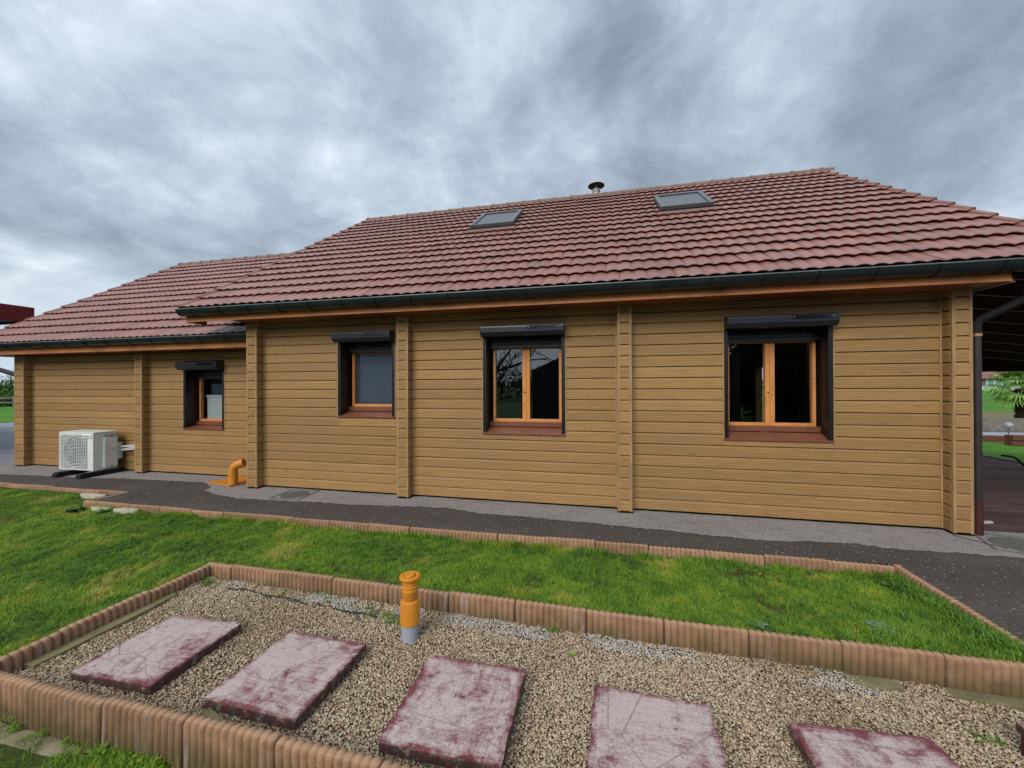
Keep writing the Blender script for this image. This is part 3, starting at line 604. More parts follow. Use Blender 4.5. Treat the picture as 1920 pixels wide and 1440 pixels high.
# ------------------------------------------------------------------ windows
def window(x0, x1, z0, zt, yw, sashes, boxz, glass_z0, blind=None):
    yg = yw+.185                                # face of the sash
    w = empty('window', ((x0+x1)/2, yw, z0), parent=H)
    rw = .045; bz0, bz1 = boxz
    for xa in (x0, x1-rw): bx('guide_rail', xa, xa+rw, yw-.030, yw+.030, z0+.022, bz0+.01, M['black'], w, .003)
    for xa in (x0-.016, x1+.002): bx('edge_trim', xa, xa+.014, yw-.030, yw-.002, z0+.01, bz1, M['trim'], w)
    # reveal lining
    xi0, xi1 = x0+rw-.012, x1-rw+.012
    m = MB(); m.box(x0+.004, xi0, yw+.031, yg+.10, z0, bz1); m.box(xi1, x1-.004, yw+.031, yg+.10, z0, bz1); m.box(xi0, xi1, yw+.03, yg+.10, bz1-.06, bz1)
    obj('reveal', m.mesh('reveal', M['dkbrown']), w, (0, 0, 0))
    # sloping sill with a drip nose
    obj('sill', MB().prism([(yw-.040, z0), (yw-.040, z0+.020), (yg-.02, glass_z0-.075), (yg-.02, z0)], 'x', x0-.004, x1+.004).mesh('sill', M['brown'], False, .003), w, (0, 0, 0))
    m = MB(); m.box(xi0, xi1, yg-.018, yg+.05, glass_z0-.068, glass_z0-.002); fr = obj('bottom_rail', m.mesh('bottom_rail', M['brown'], False, .004), w, (0, 0, 0))
    for fx in (.13, .87): obj('drain_hole', MB().box(-.006, .006, -.0015, .002, -.004, .004).mesh('drain_hole', M['core']), w, (xi0+(xi1-xi0)*fx, yg-.019, glass_z0-.035))
    # shutter slats parked at the head
    head = bz0-.135
    for i in range(3): bx('shutter_slat', xi0+.002, xi1-.002, yg-.060+.012*i, yg-.048+.012*i, head+.046*i, head+.044+.046*i, M['black'], w, .003)
    bx('head_panel', xi0, xi1, yg-.02, yg+.03, head+.14, bz1-.05, M['black'], w)
    # roller box: chamfered lower front edge
    yf = yw-.175
    prof = [(yw-.026, bz1), (yf+.02, bz1-.010), (yf+.002, bz1-.022), (yf, bz1-.04), (yf, bz0+.050), (yf+.045, bz0+.004), (yf+.06, bz0), (yw-.026, bz0)]
    obj('shutter_box', MB().prism(prof, 'x', x0+.006, x1-.002).mesh('shutter_box', M['boxal'], False, .0015), w, (0, 0, 0))
    obj('box_end', MB().prism([(p[0]+(.004 if p[0] < yw-.1 else 0), p[1]) for p in prof], 'x', x0-.002, x0+.0055).mesh('box_end', M['black']), w, (0, 0, 0))
    # solar strip with two screws
    sl = min(.42, (x1-x0)*.44); sx1 = x1-.045
    so = bx('solar_strip', sx1-sl, sx1, yf-.006, yf+.0, bz0+.078, bz1-.028, M['solar'], w, .001)
    for fx in (sx1-sl+.02, sx1-.02): obj('screw', MB().lathe([(0, -.004), (.007, -.003), (.008, 0)], 10).mesh('screw', M['steel'], True), w, (fx, yf-.006, (bz0+bz1)/2+.028), rot=(-pi/2, 0, 0)) if False else obj('screw', MB().box(-.005, .005, -.003, 0, -.005, .005).mesh('screw', M['steel'], False, .0015), w, (fx, yf-.0065, (bz0+bz1)/2+.026))
    # sashes
    zt_ = head+.02; n = len(sashes)
    for (a, b) in sashes:
        m = MB(); st = .034 if n == 1 else .036
        stl = st if (n == 1 or a == sashes[0][0]) else .050; sr = st if (n == 1 or b == sashes[-1][1]) else .050
        m.box(a, a+stl, yg, yg+.055, glass_z0, zt_); m.box(b-sr, b, yg, yg+.055, glass_z0, zt_); m.box(a+stl, b-sr, yg, yg+.055, glass_z0, glass_z0+.036); m.box(a+stl, b-sr, yg, yg+.055, zt_-.03, zt_)
        obj('sash', m.mesh('sash', M['sash'], False, .004), w, (0, 0, 0))
        obj('pane', MB().box(a+stl-.004, b-sr+.004, -.003, .003, glass_z0+.03, zt_-.026).mesh('pane', M['glass']), w, (0, yg+.030, 0))
    if n == 2:
        xm = sashes[0][1]; obj('keyhole', MB().lathe([(0, 0), (.010, 0)], 12).mesh('keyhole', M['core']), w, (xm-.018, yg-.001, glass_z0+.40), rot=(pi/2, 0, 0))
    if blind: obj('blind', MB().box(xi0+.04, xi1-.04, 0, .004, glass_z0+.03, head).mesh('blind', M['curtain']), w, (0, yg+.058, 0))
    return w
window(*wins['main'][0][:2], 1.100, 2.36, YW, [(-3.715, -2.930)], (2.195, 2.350), 1.250, True)
window(*wins['main'][1][:2], .905, 2.36, YW, [(-1.486, -1.018), (-1.016, -.530)], (2.205, 2.355), 1.062)
window(*wins['main'][2][:2], .903, 2.36, YW, [(1.486, 1.967), (1.969, 2.452)], (2.205, 2.355), 1.062)
window(*wins['wing'][0][:2], .800, 2.02, YG, [(-7.190, -6.440)], (1.850, 2.005), .935)
bx('reflection_box', -7.08, -6.48, 5.814, 6.1, .5, 1.36, M['greybox'], None, .01, label='pale grey lidded box added behind the small left window in place of a reflection', cat='reflection_box')  # lidded box added behind the pane to imitate a mirrored pale building
for o in list(bpy.data.objects):
    if o.name == 'reflection_box': bx('lid', -7.10, -6.46, 5.8125, 6.11, 1.365, 1.405, M['greybox'], o, .006)

# ------------------------------------------------------------------ roof
SL = .677; A = atan(SL); ca, sa = cos(A), sin(A)
def wave(u): 
    q = (1+cos(2*pi*u/.15))/2
    return .0145*(1-q**1.8)
def tile_mesh(L=.30, ln=.385, name='tile', x_off=0.0):
    # u across, v up the slope ; lower edge at v=0. upper surface follows two rolls; a lip closes the lower edge
    m = MB(); n = max(6, int(round(L/.30*14))); th = .017
    us = [L*i/n for i in range(n+1)]; top0 = []; top1 = []; bot = []; top_m = []
    base = len(m.v)
    for u in us:
        h = wave(u+x_off)
        g_ = 0.0015 if u in (us[0], us[-1]) else 0
        m.v += [(u, .008, h+.037-g_), (u, 0, h+.031-g_), (u, .007, h+.022), (u, .022, h+.036-g_), (u, ln, h-.004), (u, .055, h+.004)]
    for i in range(n):
        a = base+i*6; b = a+6
        for p, q_ in ((0, 1), (1, 2), (2, 5)): m.f.append((a+p, a+q_, b+q_, b+p)); m.mi.append(0)
        m.f.append((a+3, a+0, b+0, b+3)); m.mi.append(0); m.f.append((a+4, a+3, b+3, b+4)); m.mi.append(0)
    return m.mesh(name, M['tile'], radians(50))
TM = {}
def tile_of(L, off=0):
    k = (round(L, 3), round(off % .15, 3))
    if k not in TM: TM[k] = tile_mesh(L, x_off=off % .15)
    return TM[k]
def roof_rows(x0, x1, rows, gauge):
    res = []
    for r in range(rows):
        off = 0 if r % 2 == 0 else .15; x = x0-off if off else x0; first = True
        while x < x1-.01:
            a = max(x, x0); b = min(x+.30, x1)
            if b-a > .03: res.append((r, a, b, (a-x0)))
            x += .30
    return res
camv = Vector((0, 0, CH))
def build_roof(roof, x0, x1, y0, z0, rows, gauge, nindiv, skip=lambda x, y: False):
    lst = []
    for r, a, b, off in roof_rows(x0, x1, rows, gauge):
        s_ = r*gauge; y = y0+s_*ca; z = z0+s_*sa; xm = (a+b)/2
        lst.append(((Vector((xm, y, z))-camv).length, r, a, b, off, y, z))
    return lst
def rowverts(me, loc, acc):
    n = len(acc.v)
    for v in me.vertices: p = Vector((v.co.x, v.co.y*ca-v.co.z*sa, v.co.y*sa+v.co.z*ca))+Vector(loc); acc.v.append(tuple(p))
    for p in me.polygons: acc.f.append(tuple(n+i for i in p.vertices)); acc.mi.append(0)
RM = (-6.09, 4.47, 4.605, 2.712, 17, .3445); RW = (-12.0, -5.36, 5.045, 2.372, 14, .350)
deck = MB()
def deckslab(m, x0, x1, y0, z0, yr, zr, th=.03): m.prism([(y0, z0-.012), (yr, zr-.012), (yr, zr-.012-th), (y0, z0-.012-th)], 'x', x0, x1)
def ridge_of(r): return r[2]+r[4]*r[5]*ca, r[3]+r[4]*r[5]*sa
mry, mrz = ridge_of(RM); wry, wrz = ridge_of(RW)
for RR, (ry, rz), yb, nm in ((RM, (mry, mrz), 14.2, 'main'), (RW, (wry, wrz), 13.1, 'wing')):
    m = MB(); deckslab(m, RR[0]+.03, RR[1]-.03, RR[2]+.04, RR[3]+.03*SL, ry, rz)
    m.prism([(ry, rz-.012), (yb, rz-.012-(yb-ry)*SL), (yb, rz-.052-(yb-ry)*SL), (ry, rz-.052)], 'x', RR[0]+.03, RR[1]-.03)
    roof = obj('roof', m.mesh('roof', M['deck']), H, (0, 0, 0)); RR_roof = roof
    # rear slope covering, out of sight
    obj('rear_covering', MB().prism([(ry, rz+.03), (yb, rz+.03-(yb-ry)*SL), (yb, rz-.01-(yb-ry)*SL), (ry, rz-.01)], 'x', RR[0], RR[1]).mesh('rear_covering', M['tile']), roof, (0, 0, 0))
    lst = build_roof(roof, *RR, 0)
    lst.sort(key=lambda t_: t_[0]); lim = 296; acc = MB()
    for k, (_, r, a, b, off, y, z) in enumerate(lst):
        j = (R.uniform(-.0015, .0015), R.uniform(-.003, .003), R.uniform(-.0015, .003))
        if k < lim:
            o = obj('tile', tile_of(b-a-.003, off), roof, (a+j[0], y+j[1], z+j[2])); o.rotation_euler = (A+R.uniform(-.004, .004), R.uniform(-.004, .004), 0)
        else: rowverts(tile_of(b-a-.003, off), (a+j[0], y+j[1], z+j[2]), acc)
    if acc.v: o = obj('tile_field', acc.mesh('tile_field', M['tile'], radians(50)), roof, (0, 0, 0)); o['kind'] = 'stuff'
    # verge tiles: raised rolls with a hanging flank, stepped like the courses
    for side, xv in ((1, RR[1]), (-1, RR[0])):
        vm = MB(); pr = [(-.030, .030), (-.012, .046), (.008, .048), (.022, .040), (.028, .024), (.028, -.10), (.020, -.10), (.016, .016), (-.030, .014)]
        for (u, h) in [(p[0]*side, p[1]) for p in pr]: pass
        n0 = len(vm.v); K = len(pr)
        for v_, dz in ((-.01, .022), (.36, -.012)): vm.v += [(p[0]*side, v_, p[1]+dz) for p in pr]
        for i in range(K): j_ = (i+1) % K; vm.f.append((n0+i, n0+j_, n0+K+j_, n0+K+i)); vm.mi.append(0)
        vm.f.append(tuple(range(K))); vm.mi.append(0); vm.f.append(tuple(K+i for i in range(K))[::-1]); vm.mi.append(0)
        me = vm.mesh('verge_tile', M['verge'], radians(40))
        if RR is RW and side == 1: continue
        for r in range(RR[4]):
            s_ = r*RR[5]; o = obj('verge_tile', me, roof, (xv, RR[2]+s_*ca, RR[3]+s_*sa)); o.rotation_euler = (A+R.uniform(-.006, .006), 0, 0)
    # ridge tiles
    rmsh = MB(); L = .40; K = 9
    for (x_, rr) in ((0, .120), (.045, .122), (.046, .108), (L, .104)):
        for i in range(K): t_ = pi*(-.05+1.1*i/(K-1)); rmsh.v.append((x_, -cos(t_)*rr, sin(t_)*rr*.82))
    for q_ in range(3):
        for i in range(K-1): rmsh.f.append((q_*K+i, q_*K+i+1, (q_+1)*K+i+1, (q_+1)*K+i)); rmsh.mi.append(0)
    rmsh.f.append(tuple(range(K))); rmsh.mi.append(0)
    rme = rmsh.mesh('ridge_tile', M['ridge'], radians(40)); x = RR[0]-.02
    while x < RR[1]-.05:
        o = obj('ridge_tile', rme, roof, (x, ry+.01, rz-.022+R.uniform(-.003, .003))); x += .385
        if RR is RW and x > -6.0: break
    if RR is RM: o = obj('ridge_tile', rme, roof, (RR[1]+.03, ry+.01, rz-.018)); o.rotation_euler = (0, 0, pi)
    if RR is RM: main_roof = roof

# skylights with grey roller shutters
for (xa, s0) in ((-2.50, 3.30), (1.01, 3.28)):
    w_, l_, hh = .86, 1.18, .105
    base = Vector((xa, RM[2]+s0*ca, RM[3]+s0*sa))
    sk = obj('skylight', MB().box(0, w_, 0, l_, 0, .06).mesh('skylight', M['black']), H, base); sk.rotation_euler = (A, 0, 0)
    def sub(name, mesh, l=(0, 0, 0)):
        o = bpy.data.objects.new(name, mesh); COL.objects.link(o); o.parent = sk; o.location = l; return o
    for (a, b, c_, d) in ((0, .07, 0, l_), (w_-.07, w_, 0, l_), (.07, w_-.07, l_-.10, l_), (.07, w_-.07, 0, .05)):
        sub('frame', MB().box(a, b, c_, d, .061, hh+.025).mesh('frame', M['skframe'], False, .012))
    for i in range(8): y_ = .052+(l_-.155)*i/8; sub('shutter_slat', MB().box(.072, w_-.072, y_, y_+(l_-.155)/8-.006, .061, hh).mesh('shutter_slat', M['shutter'], False, .004))
    sub('apron', MB().box(-.05, w_+.05, -.16, .0, .0405, .046).mesh('apron', M['ridge']))
# flue behind the ridge
fl = empty('flue', (-.12, 9.95, 5.6), parent=H)
obj('flue_pipe', MB().lathe([(.085, -.6), (.085, .56), (.095, .565), (.095, .60), (.085, .605), (.085, .64), (0, .64)], 20).mesh('flue_pipe', M['flue'], True), fl, (-.12, 9.95, 5.76))
obj('cap', MB().lathe([(0, .83), (.06, .82), (.20, .765), (.203, .755), (.19, .757), (0, .80)], 28).mesh('cap', M['fluecap'], True), fl, (-.12, 9.95, 5.72))
for k in range(3): a = k*2.1+.5; obj('strut', MB().tube([(-.12+.08*cos(a), 9.95+.08*sin(a), 6.36), (-.12+.11*cos(a), 9.95+.11*sin(a), 6.50)], .008, 6).mesh('strut', M['flue']), fl, (0, 0, 0))

# eaves: fascia, soffit, half-round gutter with brackets
def eaves(x0, x1, yc, zc, r, yfas, zb, yw, wallend, gx0, gx1):
    bx('fascia', x0, x1, yfas, yfas+.022, zb, zc+.02, M['fascia'], H, .003)
    bx('fascia_strip', x0+.002, x1-.002, yfas-.010, yfas-.0005, zb-.004, zb+.018, M['fascia'], H, .003)
    bx('soffit', (-5.36 if x1 > 0 else x0+.002), x1-.002, yfas+.0225, yw+.1, zb+.004, zb+.018, M['soffit'], H)
    m = MB(); K = 12; t_ = .004
    ring = [(yc-r*cos(pi*i/(K-1)), zc-r*sin(pi*i/(K-1))) for i in range(K)]; ring_i = [(yc-(r-t_)*cos(pi*i/(K-1)), zc-(r-t_)*sin(pi*i/(K-1))) for i in range(K)]
    m.prism(ring+ring_i[::-1], 'x', gx0, gx1)
    g_ = obj('gutter', m.mesh('gutter', M['gutter'], radians(30)), H, (0, 0, 0))
    obj('rim', MB().tube([(gx0, yc-r, zc+.001), (gx1, yc-r, zc+.001)], .008, 8).mesh('rim', M['rim'], True), g_, (0, 0, 0))
    for xe in (gx0, gx1-.003): obj('gutter_end', MB().prism([(y, z) for y, z in ring], 'x', xe-.001, xe+.004).mesh('gutter_end', M['gutter']), g_, (0, 0, 0))
    rb = r+.009; rg = [(-rb*cos(pi*i/(K-1)), -rb*sin(pi*i/(K-1))) for i in range(K)]+[(-(r-.001)*cos(pi*i/(K-1)), -(r-.001)*sin(pi*i/(K-1))) for i in range(K)][::-1]
    brm = MB().prism(rg, 'x', -.007, .007).mesh('gutter_bracket', M['black'], radians(30)); x = gx0+.27
    while x < gx1: obj('gutter_bracket', brm, g_, (x, yc, zc)); x += .50
    return g_
eaves(-6.10, 3.80, 4.648, 2.702, .095, 4.705, 2.535, YW, 3.7, -6.13, 4.52)
eaves(-12.02, -5.345, 5.085, 2.372, .090, 5.140, 2.185, YG, -5.34, -12.04, -5.322)
# end of the eaves box towards the terrace, with its pale edge strip
bx('soffit_end', 3.802, 3.822, 4.70, YW+.05, 2.54, 2.70, M['deck'], H); bx('edge_strip', 3.80, 3.835, 4.72, YW+.05, 2.526, 2.538, M['joint'], H)
bx('fascia', 3.84, 4.50, 4.705, 4.727, 2.60, 2.70, M['deck'], H)
# left end of the main eaves: closing board
bx('eaves_end', -6.122, -6.102, 4.70, YW-.12, 2.53, 2.72, M['fascia'], H)
obj('verge_board', MB().prism([(4.70, 2.56), (mry, mrz-.20), (mry, mrz-.05), (4.70, 2.72)], 'x', -6.08, -6.05).mesh('verge_board', M['fascia']), H, (0, 0, 0))
obj('verge_board', MB().prism([(4.70, 2.60), (mry, mrz-.20), (mry, mrz-.05), (4.70, 2.72)], 'x', 4.41, 4.44).mesh('verge_board', M['deck']), H, (0, 0, 0))

# downpipe at the right corner
dp = empty('downpipe', (3.765, 5.03, 0), parent=H)
obj('pipe', MB().tube([(3.768, 5.03, .36), (3.768, 5.03, 2.05)], .034, 14).mesh('pipe', M['downpipe'], True), dp, (0, 0, 0))
obj('shoe', MB().tube([(3.768, 5.03, 0.01), (3.768, 5.03, .36), ], .040, 14).mesh('shoe', M['shoe'], True), dp, (0, 0, 0))
obj('collar', MB().tube([(3.768, 5.03, 2.045), (3.768, 5.03, 2.075)], .042, 14).mesh('collar', M['copper'], True), dp, (0, 0, 0))
obj('elbow', MB().tube([(3.768, 5.03, 2.07), (3.768, 5.03, 2.17), (3.79, 5.02, 2.22), (3.87, 4.97, 2.27), (4.05, 4.85, 2.40), (4.14, 4.78, 2.47), (4.18, 4.72, 2.53), (4.19, 4.66, 2.62)], .038, 14).mesh('elbow', M['rubber'], True), dp, (0, 0, 0))
obj('joint_ring', MB().tube([(4.04, 4.857, 2.392), (4.085, 4.826, 2.425)], .050, 14).mesh('joint_ring', M['rim'], True), dp, (0, 0, 0))

# ------------------------------------------------------------------ terrace roof right of the house
def cz(x, y): return 3.87-.10*y-.135*x
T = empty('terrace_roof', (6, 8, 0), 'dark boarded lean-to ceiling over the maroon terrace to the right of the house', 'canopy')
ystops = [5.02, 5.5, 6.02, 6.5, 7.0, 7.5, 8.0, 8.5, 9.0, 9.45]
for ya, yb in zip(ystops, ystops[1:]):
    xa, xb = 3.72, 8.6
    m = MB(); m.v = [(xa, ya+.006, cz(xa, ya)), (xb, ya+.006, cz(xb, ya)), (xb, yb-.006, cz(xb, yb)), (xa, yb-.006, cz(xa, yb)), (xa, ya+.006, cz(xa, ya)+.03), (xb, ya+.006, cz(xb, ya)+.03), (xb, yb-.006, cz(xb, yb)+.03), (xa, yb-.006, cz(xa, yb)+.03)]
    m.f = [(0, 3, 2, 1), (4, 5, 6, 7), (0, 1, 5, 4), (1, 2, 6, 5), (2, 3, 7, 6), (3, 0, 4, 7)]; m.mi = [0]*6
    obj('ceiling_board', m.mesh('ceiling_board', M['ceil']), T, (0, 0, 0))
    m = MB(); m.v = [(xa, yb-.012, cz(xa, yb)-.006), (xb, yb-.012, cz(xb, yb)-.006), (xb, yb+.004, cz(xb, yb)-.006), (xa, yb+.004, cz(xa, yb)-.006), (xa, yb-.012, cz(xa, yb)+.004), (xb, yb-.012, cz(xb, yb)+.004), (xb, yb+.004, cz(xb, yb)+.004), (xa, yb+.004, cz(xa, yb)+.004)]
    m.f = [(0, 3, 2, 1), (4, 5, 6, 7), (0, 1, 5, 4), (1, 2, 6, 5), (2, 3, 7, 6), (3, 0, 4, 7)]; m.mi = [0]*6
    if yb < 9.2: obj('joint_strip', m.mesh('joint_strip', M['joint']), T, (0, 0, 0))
m = MB(); xa, xb = 3.72, 8.7; m.v = [(xa, 5.0, cz(xa, 5)+.032), (xb, 5.0, cz(xb, 5)+.032), (xb, 9.5, cz(xb, 9.5)+.032), (xa, 9.5, cz(xa, 9.5)+.032), (xa, 5.0, cz(xa, 5)+.07), (xb, 5.0, cz(xb, 5)+.07), (xb, 9.5, cz(xb, 9.5)+.07), (xa, 9.5, cz(xa, 9.5)+.07)]
m.f = [(0, 3, 2, 1), (4, 5, 6, 7), (0, 1, 5, 4), (1, 2, 6, 5), (2, 3, 7, 6), (3, 0, 4, 7)]; m.mi = [0]*6; obj('covering', m.mesh('covering', M['deck']), T, (0, 0, 0))
m = MB(); q = [(3.72, 2.30), (8.7, 1.64)]
m.v = [(3.72, 9.42, 1.765), (8.7, 9.42, 1.795), (8.7, 9.54, 1.795), (3.72, 9.54, 1.765), (3.72, 9.42, 2.5), (8.7, 9.42, 2.0), (8.7, 9.54, 2.0), (3.72, 9.54, 2.5)]; m.f = [(0, 3, 2, 1), (4, 5, 6, 7), (0, 1, 5, 4), (1, 2, 6, 5), (2, 3, 7, 6), (3, 0, 4, 7)]; m.mi = [0]*6
obj('edge_beam', m.mesh('edge_beam', M['ceil']), T, (0, 0, 0))
bx('post', 8.5, 8.62, 9.42, 9.54, 0, 1.8, M['ceil'], T); bx('post', 8.5, 8.62, 5.05, 5.17, 0, 2.15, M['ceil'], T)

# ------------------------------------------------------------------ orange vent elbow and its plate
t = empty('vent_elbow', (-5.65, 5.03, 0), 'orange pipe elbow rising from an orange steel plate beside the left corner pillar', 'pipe')
obj('base_plate', MB().prism([(-6.20, 5.075), (-5.64, 4.985), (-5.42, 5.50), (-6.06, 5.54)], 'z', .012, .030).mesh('base_plate', M['orangepaint'], False, .003), t, (0, 0, 0))
obj('plate_edge', MB().prism([(-6.205, 5.065), (-5.635, 4.975), (-5.41, 5.50), (-6.06, 5.55)], 'z', .004, .012).mesh('plate_edge', M['conc']), t, (0, 0, 0))
exx, eyy = -5.66, 5.06
obj('stub', MB().tube([(exx, eyy, .03), (exx, eyy, .19)], .066, 20).mesh('stub', M['orange'], True), t, (0, 0, 0))
obj('socket_ring', MB().tube([(exx, eyy, .175), (exx, eyy, .195)], .071, 20).mesh('socket_ring', M['orange'], True), t, (0, 0, 0))
ep = [(exx, eyy, .19)]; rad = .115
for i in range(9): a = radians(78)*i/8; ep.append((exx+.85*rad*(1-cos(a)), eyy+.30*rad*(1-cos(a)), .225+rad*sin(a)))
d_ = Vector(ep[-1])-Vector(ep[-2]); d_.normalize(); e2 = Vector(ep[-1])+d_*.085; ep.append(tuple(e2))
obj('elbow', MB().tube(ep, .064, 20).mesh('elbow', M['orange'], radians(50)), t, (0, 0, 0))

# ------------------------------------------------------------------ manhole covers
def manhole(x, y, a, w, lab):
    t_ = empty('manhole_cover', (x, y, .004), lab, 'manhole cover'); t_.rotation_euler = (0, 0, a)
    def sub(n_, me): o = bpy.data.objects.new(n_, me); COL.objects.link(o); o.parent = t_
    m_ = MB(); h_ = w/2
    for q_ in ((-h_, h_, -h_, -h_+.02), (-h_, h_, h_-.02, h_), (-h_, -h_+.02, -h_+.02, h_-.02), (h_-.02, h_, -h_+.02, h_-.02)): m_.box(q_[0], q_[1], q_[2], q_[3], .001, .007)
    sub('frame', m_.mesh('frame', M['iron'])); m_ = MB().lathe([(0, .005), (h_*.80, .005), (h_*.82, .002), (h_*.82, 0)], 28); sub('lid', m_.mesh('lid', M['iron']))
    m_ = MB()
    for k in range(-5, 6):
        L = sqrt(max(0, (h_*.74)**2-(k*h_*.14)**2)); m_.box(-L, L, k*h_*.14-.004, k*h_*.14+.004, .005, .009); m_.box(k*h_*.14-.004, k*h_*.14+.004, -L, L, .005, .0088)
    sub('ribs', m_.mesh('ribs', M['iron']))
manhole(-4.30, 4.82, .05, .46, 'round ribbed iron manhole cover in a square frame, left of the first tall window bay')
manhole(3.93, 4.77, -.35, .56, 'worn manhole cover in the pale paving by the right corner pillar')
for q in ([(3.49, 4.945), (3.70, 4.66)],): obj('crack', MB().prism([(q[0][0], q[0][1]), (q[0][0]+.012, q[0][1]+.004), (q[1][0]+.014, q[1][1]), (q[1][0], q[1][1])], 'z', .0045, .008).mesh('crack', M['membrane']), None, (0, 0, 0), label='thin dark straight crack in the pale paving in front of the right corner pillar', cat='crack')

# ------------------------------------------------------------------ air conditioning unit
ac = empty('air_conditioner', (-9.08, 5.26, 0), 'white outdoor air conditioning unit on black rubber feet in front of the left wall', 'air conditioner')
ax0, ax1, ay0, ay1, az0, az1 = -9.50, -8.672, 5.080, 5.43, .090, .760
m = MB(); m.box(ax0, ax1, ay0+.03, ay1, az0, az1-.012); obj('body', m.mesh('body', M['white'], False, .012), ac, (0, 0, 0))
bx('top_panel', ax0-.006, ax1+.006, ay0+.004, ay1+.006, az1-.012, az1+.004, M['white'], ac, .004)
# front panel with a round fan opening
gcx, gcz, gr = -9.115, .418, .272; m = MB(); seg = 40
fx0, fx1, fz0, fz1 = ax0+.002, ax1-.002, az0+.006, az1-.014; yf = ay0
def ro(a):
    dx, dz = cos(a), sin(a); tx = ((fx1-gcx)/dx if dx > 0 else (fx0-gcx)/dx) if abs(dx) > 1e-6 else 9; tz = ((fz1-gcz)/dz if dz > 0 else (fz0-gcz)/dz) if abs(dz) > 1e-6 else 9; t_ = min(tx, tz); return gcx+dx*t_, gcz+dz*t_
angs = sorted([2*pi*i/seg for i in range(seg)]+[atan2(z-gcz, x-gcx) % (2*pi) for x in (fx0, fx1) for z in (fz0, fz1)])
for a, b in zip(angs, angs[1:]+[angs[0]+2*pi]):
    o0, o1 = ro(a), ro(b); i0, i1 = (gcx+gr*cos(a), gcz+gr*sin(a)), (gcx+gr*cos(b), gcz+gr*sin(b))
    m.quad((o0[0], yf, o0[1]), (o1[0], yf, o1[1]), (i1[0], yf, i1[1]), (i0[0], yf, i0[1])); m.quad((i0[0], yf, i0[1]), (i1[0], yf, i1[1]), (i1[0], yf+.028, i1[1]), (i0[0], yf+.028, i0[1]))
    m.quad((o0[0], yf, o0[1]), (o1[0], yf, o1[1]), (o1[0], yf+.035, o1[1]), (o0[0], yf+.035, o0[1]))
obj('front_panel', m.mesh('front_panel', M['white']), ac, (0, 0, 0))
obj('fan_well', MB().lathe([(0, 0), (gr-.002, 0)], 32).mesh('fan_well', M['well']), ac, (gcx, ay0+.029, gcz), rot=(pi/2, 0, 0))
fb = MB()
for k in range(3):
    a0 = k*2*pi/3+.4
    for i in range(6):
        a, b = a0+i*.22, a0+(i+1)*.22; fb.quad((gcx+.06*cos(a), ay0+.026-.010*i/6, gcz+.06*sin(a)), (gcx+.24*cos(a), ay0+.026-.012*i/6, gcz+.24*sin(a)), (gcx+.24*cos(b), ay0+.024-.012*i/6, gcz+.24*sin(b)), (gcx+.06*cos(b), ay0+.024-.010*i/6, gcz+.06*sin(b)))
obj('fan', fb.mesh('fan', M['fan']), ac, (0, 0, 0))
gb_ = MB(); rx0, rx1, rz0, rz1 = ax0+.035, gcx+gr+.03, fz0+.025, fz1-.03
def ro2(a):
    dx, dz = cos(a), sin(a); tx = ((rx1-gcx)/dx if dx > 0 else (rx0-gcx)/dx) if abs(dx) > 1e-6 else 9; tz = ((rz1-gcz)/dz if dz > 0 else (rz0-gcz)/dz) if abs(dz) > 1e-6 else 9; t_ = min(tx, tz); return gcx+dx*t_, gcz+dz*t_
for i in range(48):
    a, b = 2*pi*i/48, 2*pi*(i+1)/48; o0, o1 = ro2(a), ro2(b); gb_.quad((o0[0], ay0-.002, o0[1]), (o1[0], ay0-.002, o1[1]), (gcx+gr*cos(b), ay0-.002, gcz+gr*sin(b)), (gcx+gr*cos(a), ay0-.002, gcz+gr*sin(a)))
obj('grille_backing', gb_.mesh('grille_backing', M['acback']), ac, (0, 0, 0))
gm2 = MB()
for i in range(-12, 13):
    z = gcz+i*.0255; 
    if fz0+.02 < z < fz1-.03: gm2.box(ax0+.035, gcx+gr+.03, ay0-.012, ay0-.007, z-.003, z+.003)
for i in range(-6, 7): x = gcx-.05+i*.054; gm2.box(x-.0025, x+.0025, ay0-.007, ay0-.003, fz0+.03, fz1-.035)
for r_ in (.08, .15, .215, .265):
    for i in range(28): a, b = 2*pi*i/28, 2*pi*(i+1)/28; gm2.quad((gcx+r_*cos(a), ay0-.009, gcz+r_*sin(a)), (gcx+r_*cos(b), ay0-.009, gcz+r_*sin(b)), (gcx+(r_+.005)*cos(b), ay0-.009, gcz+(r_+.005)*sin(b)), (gcx+(r_+.005)*cos(a), ay0-.009, gcz+(r_+.005)*sin(a)))
obj('fan_grille', gm2.mesh('fan_grille', M['white']), ac, (0, 0, 0))
bx('badge_panel', ax1-.245, ax1-.035, ay0-.012, ay0-.001, fz1-.085, fz1-.022, M['white'], ac, .003)
cu = bpy.data.curves.new('badge', 'FONT'); cu.body = 'DAIKIN'; cu.size = .036; cu.align_x = 'LEFT'; cu.align_y = 'CENTER'; cu.extrude = .0006
tmp = bpy.data.objects.new('tmp', cu); COL.objects.link(tmp); bpy.context.view_layer.update()
me = bpy.data.meshes.new_from_object(tmp.evaluated_get(bpy.context.evaluated_depsgraph_get())); bpy.data.objects.remove(tmp); me.materials.clear(); me.materials.append(M['blue'])
obj('badge', me, ac, (ax1-.200, ay0-.0135, fz1-.053), rot=(pi/2, 0, 0))
obj('badge_mark', MB().prism([(0, 0), (.030, 0), (.020, .018)], 'y', -.001, .001).mesh('badge_mark', M['blue']), ac, (ax1-.236, ay0-.0135, fz1-.063))
for (x, z) in ((ax1-.05, fz1-.13), (ax1-.05, fz0+.05), (ax0+.05, fz0+.03)): obj('screw', MB().lathe([(0, 0), (.007, 0)], 8).mesh('screw', M['label']), ac, (x, ay0-.001, z), rot=(pi/2, 0, 0))
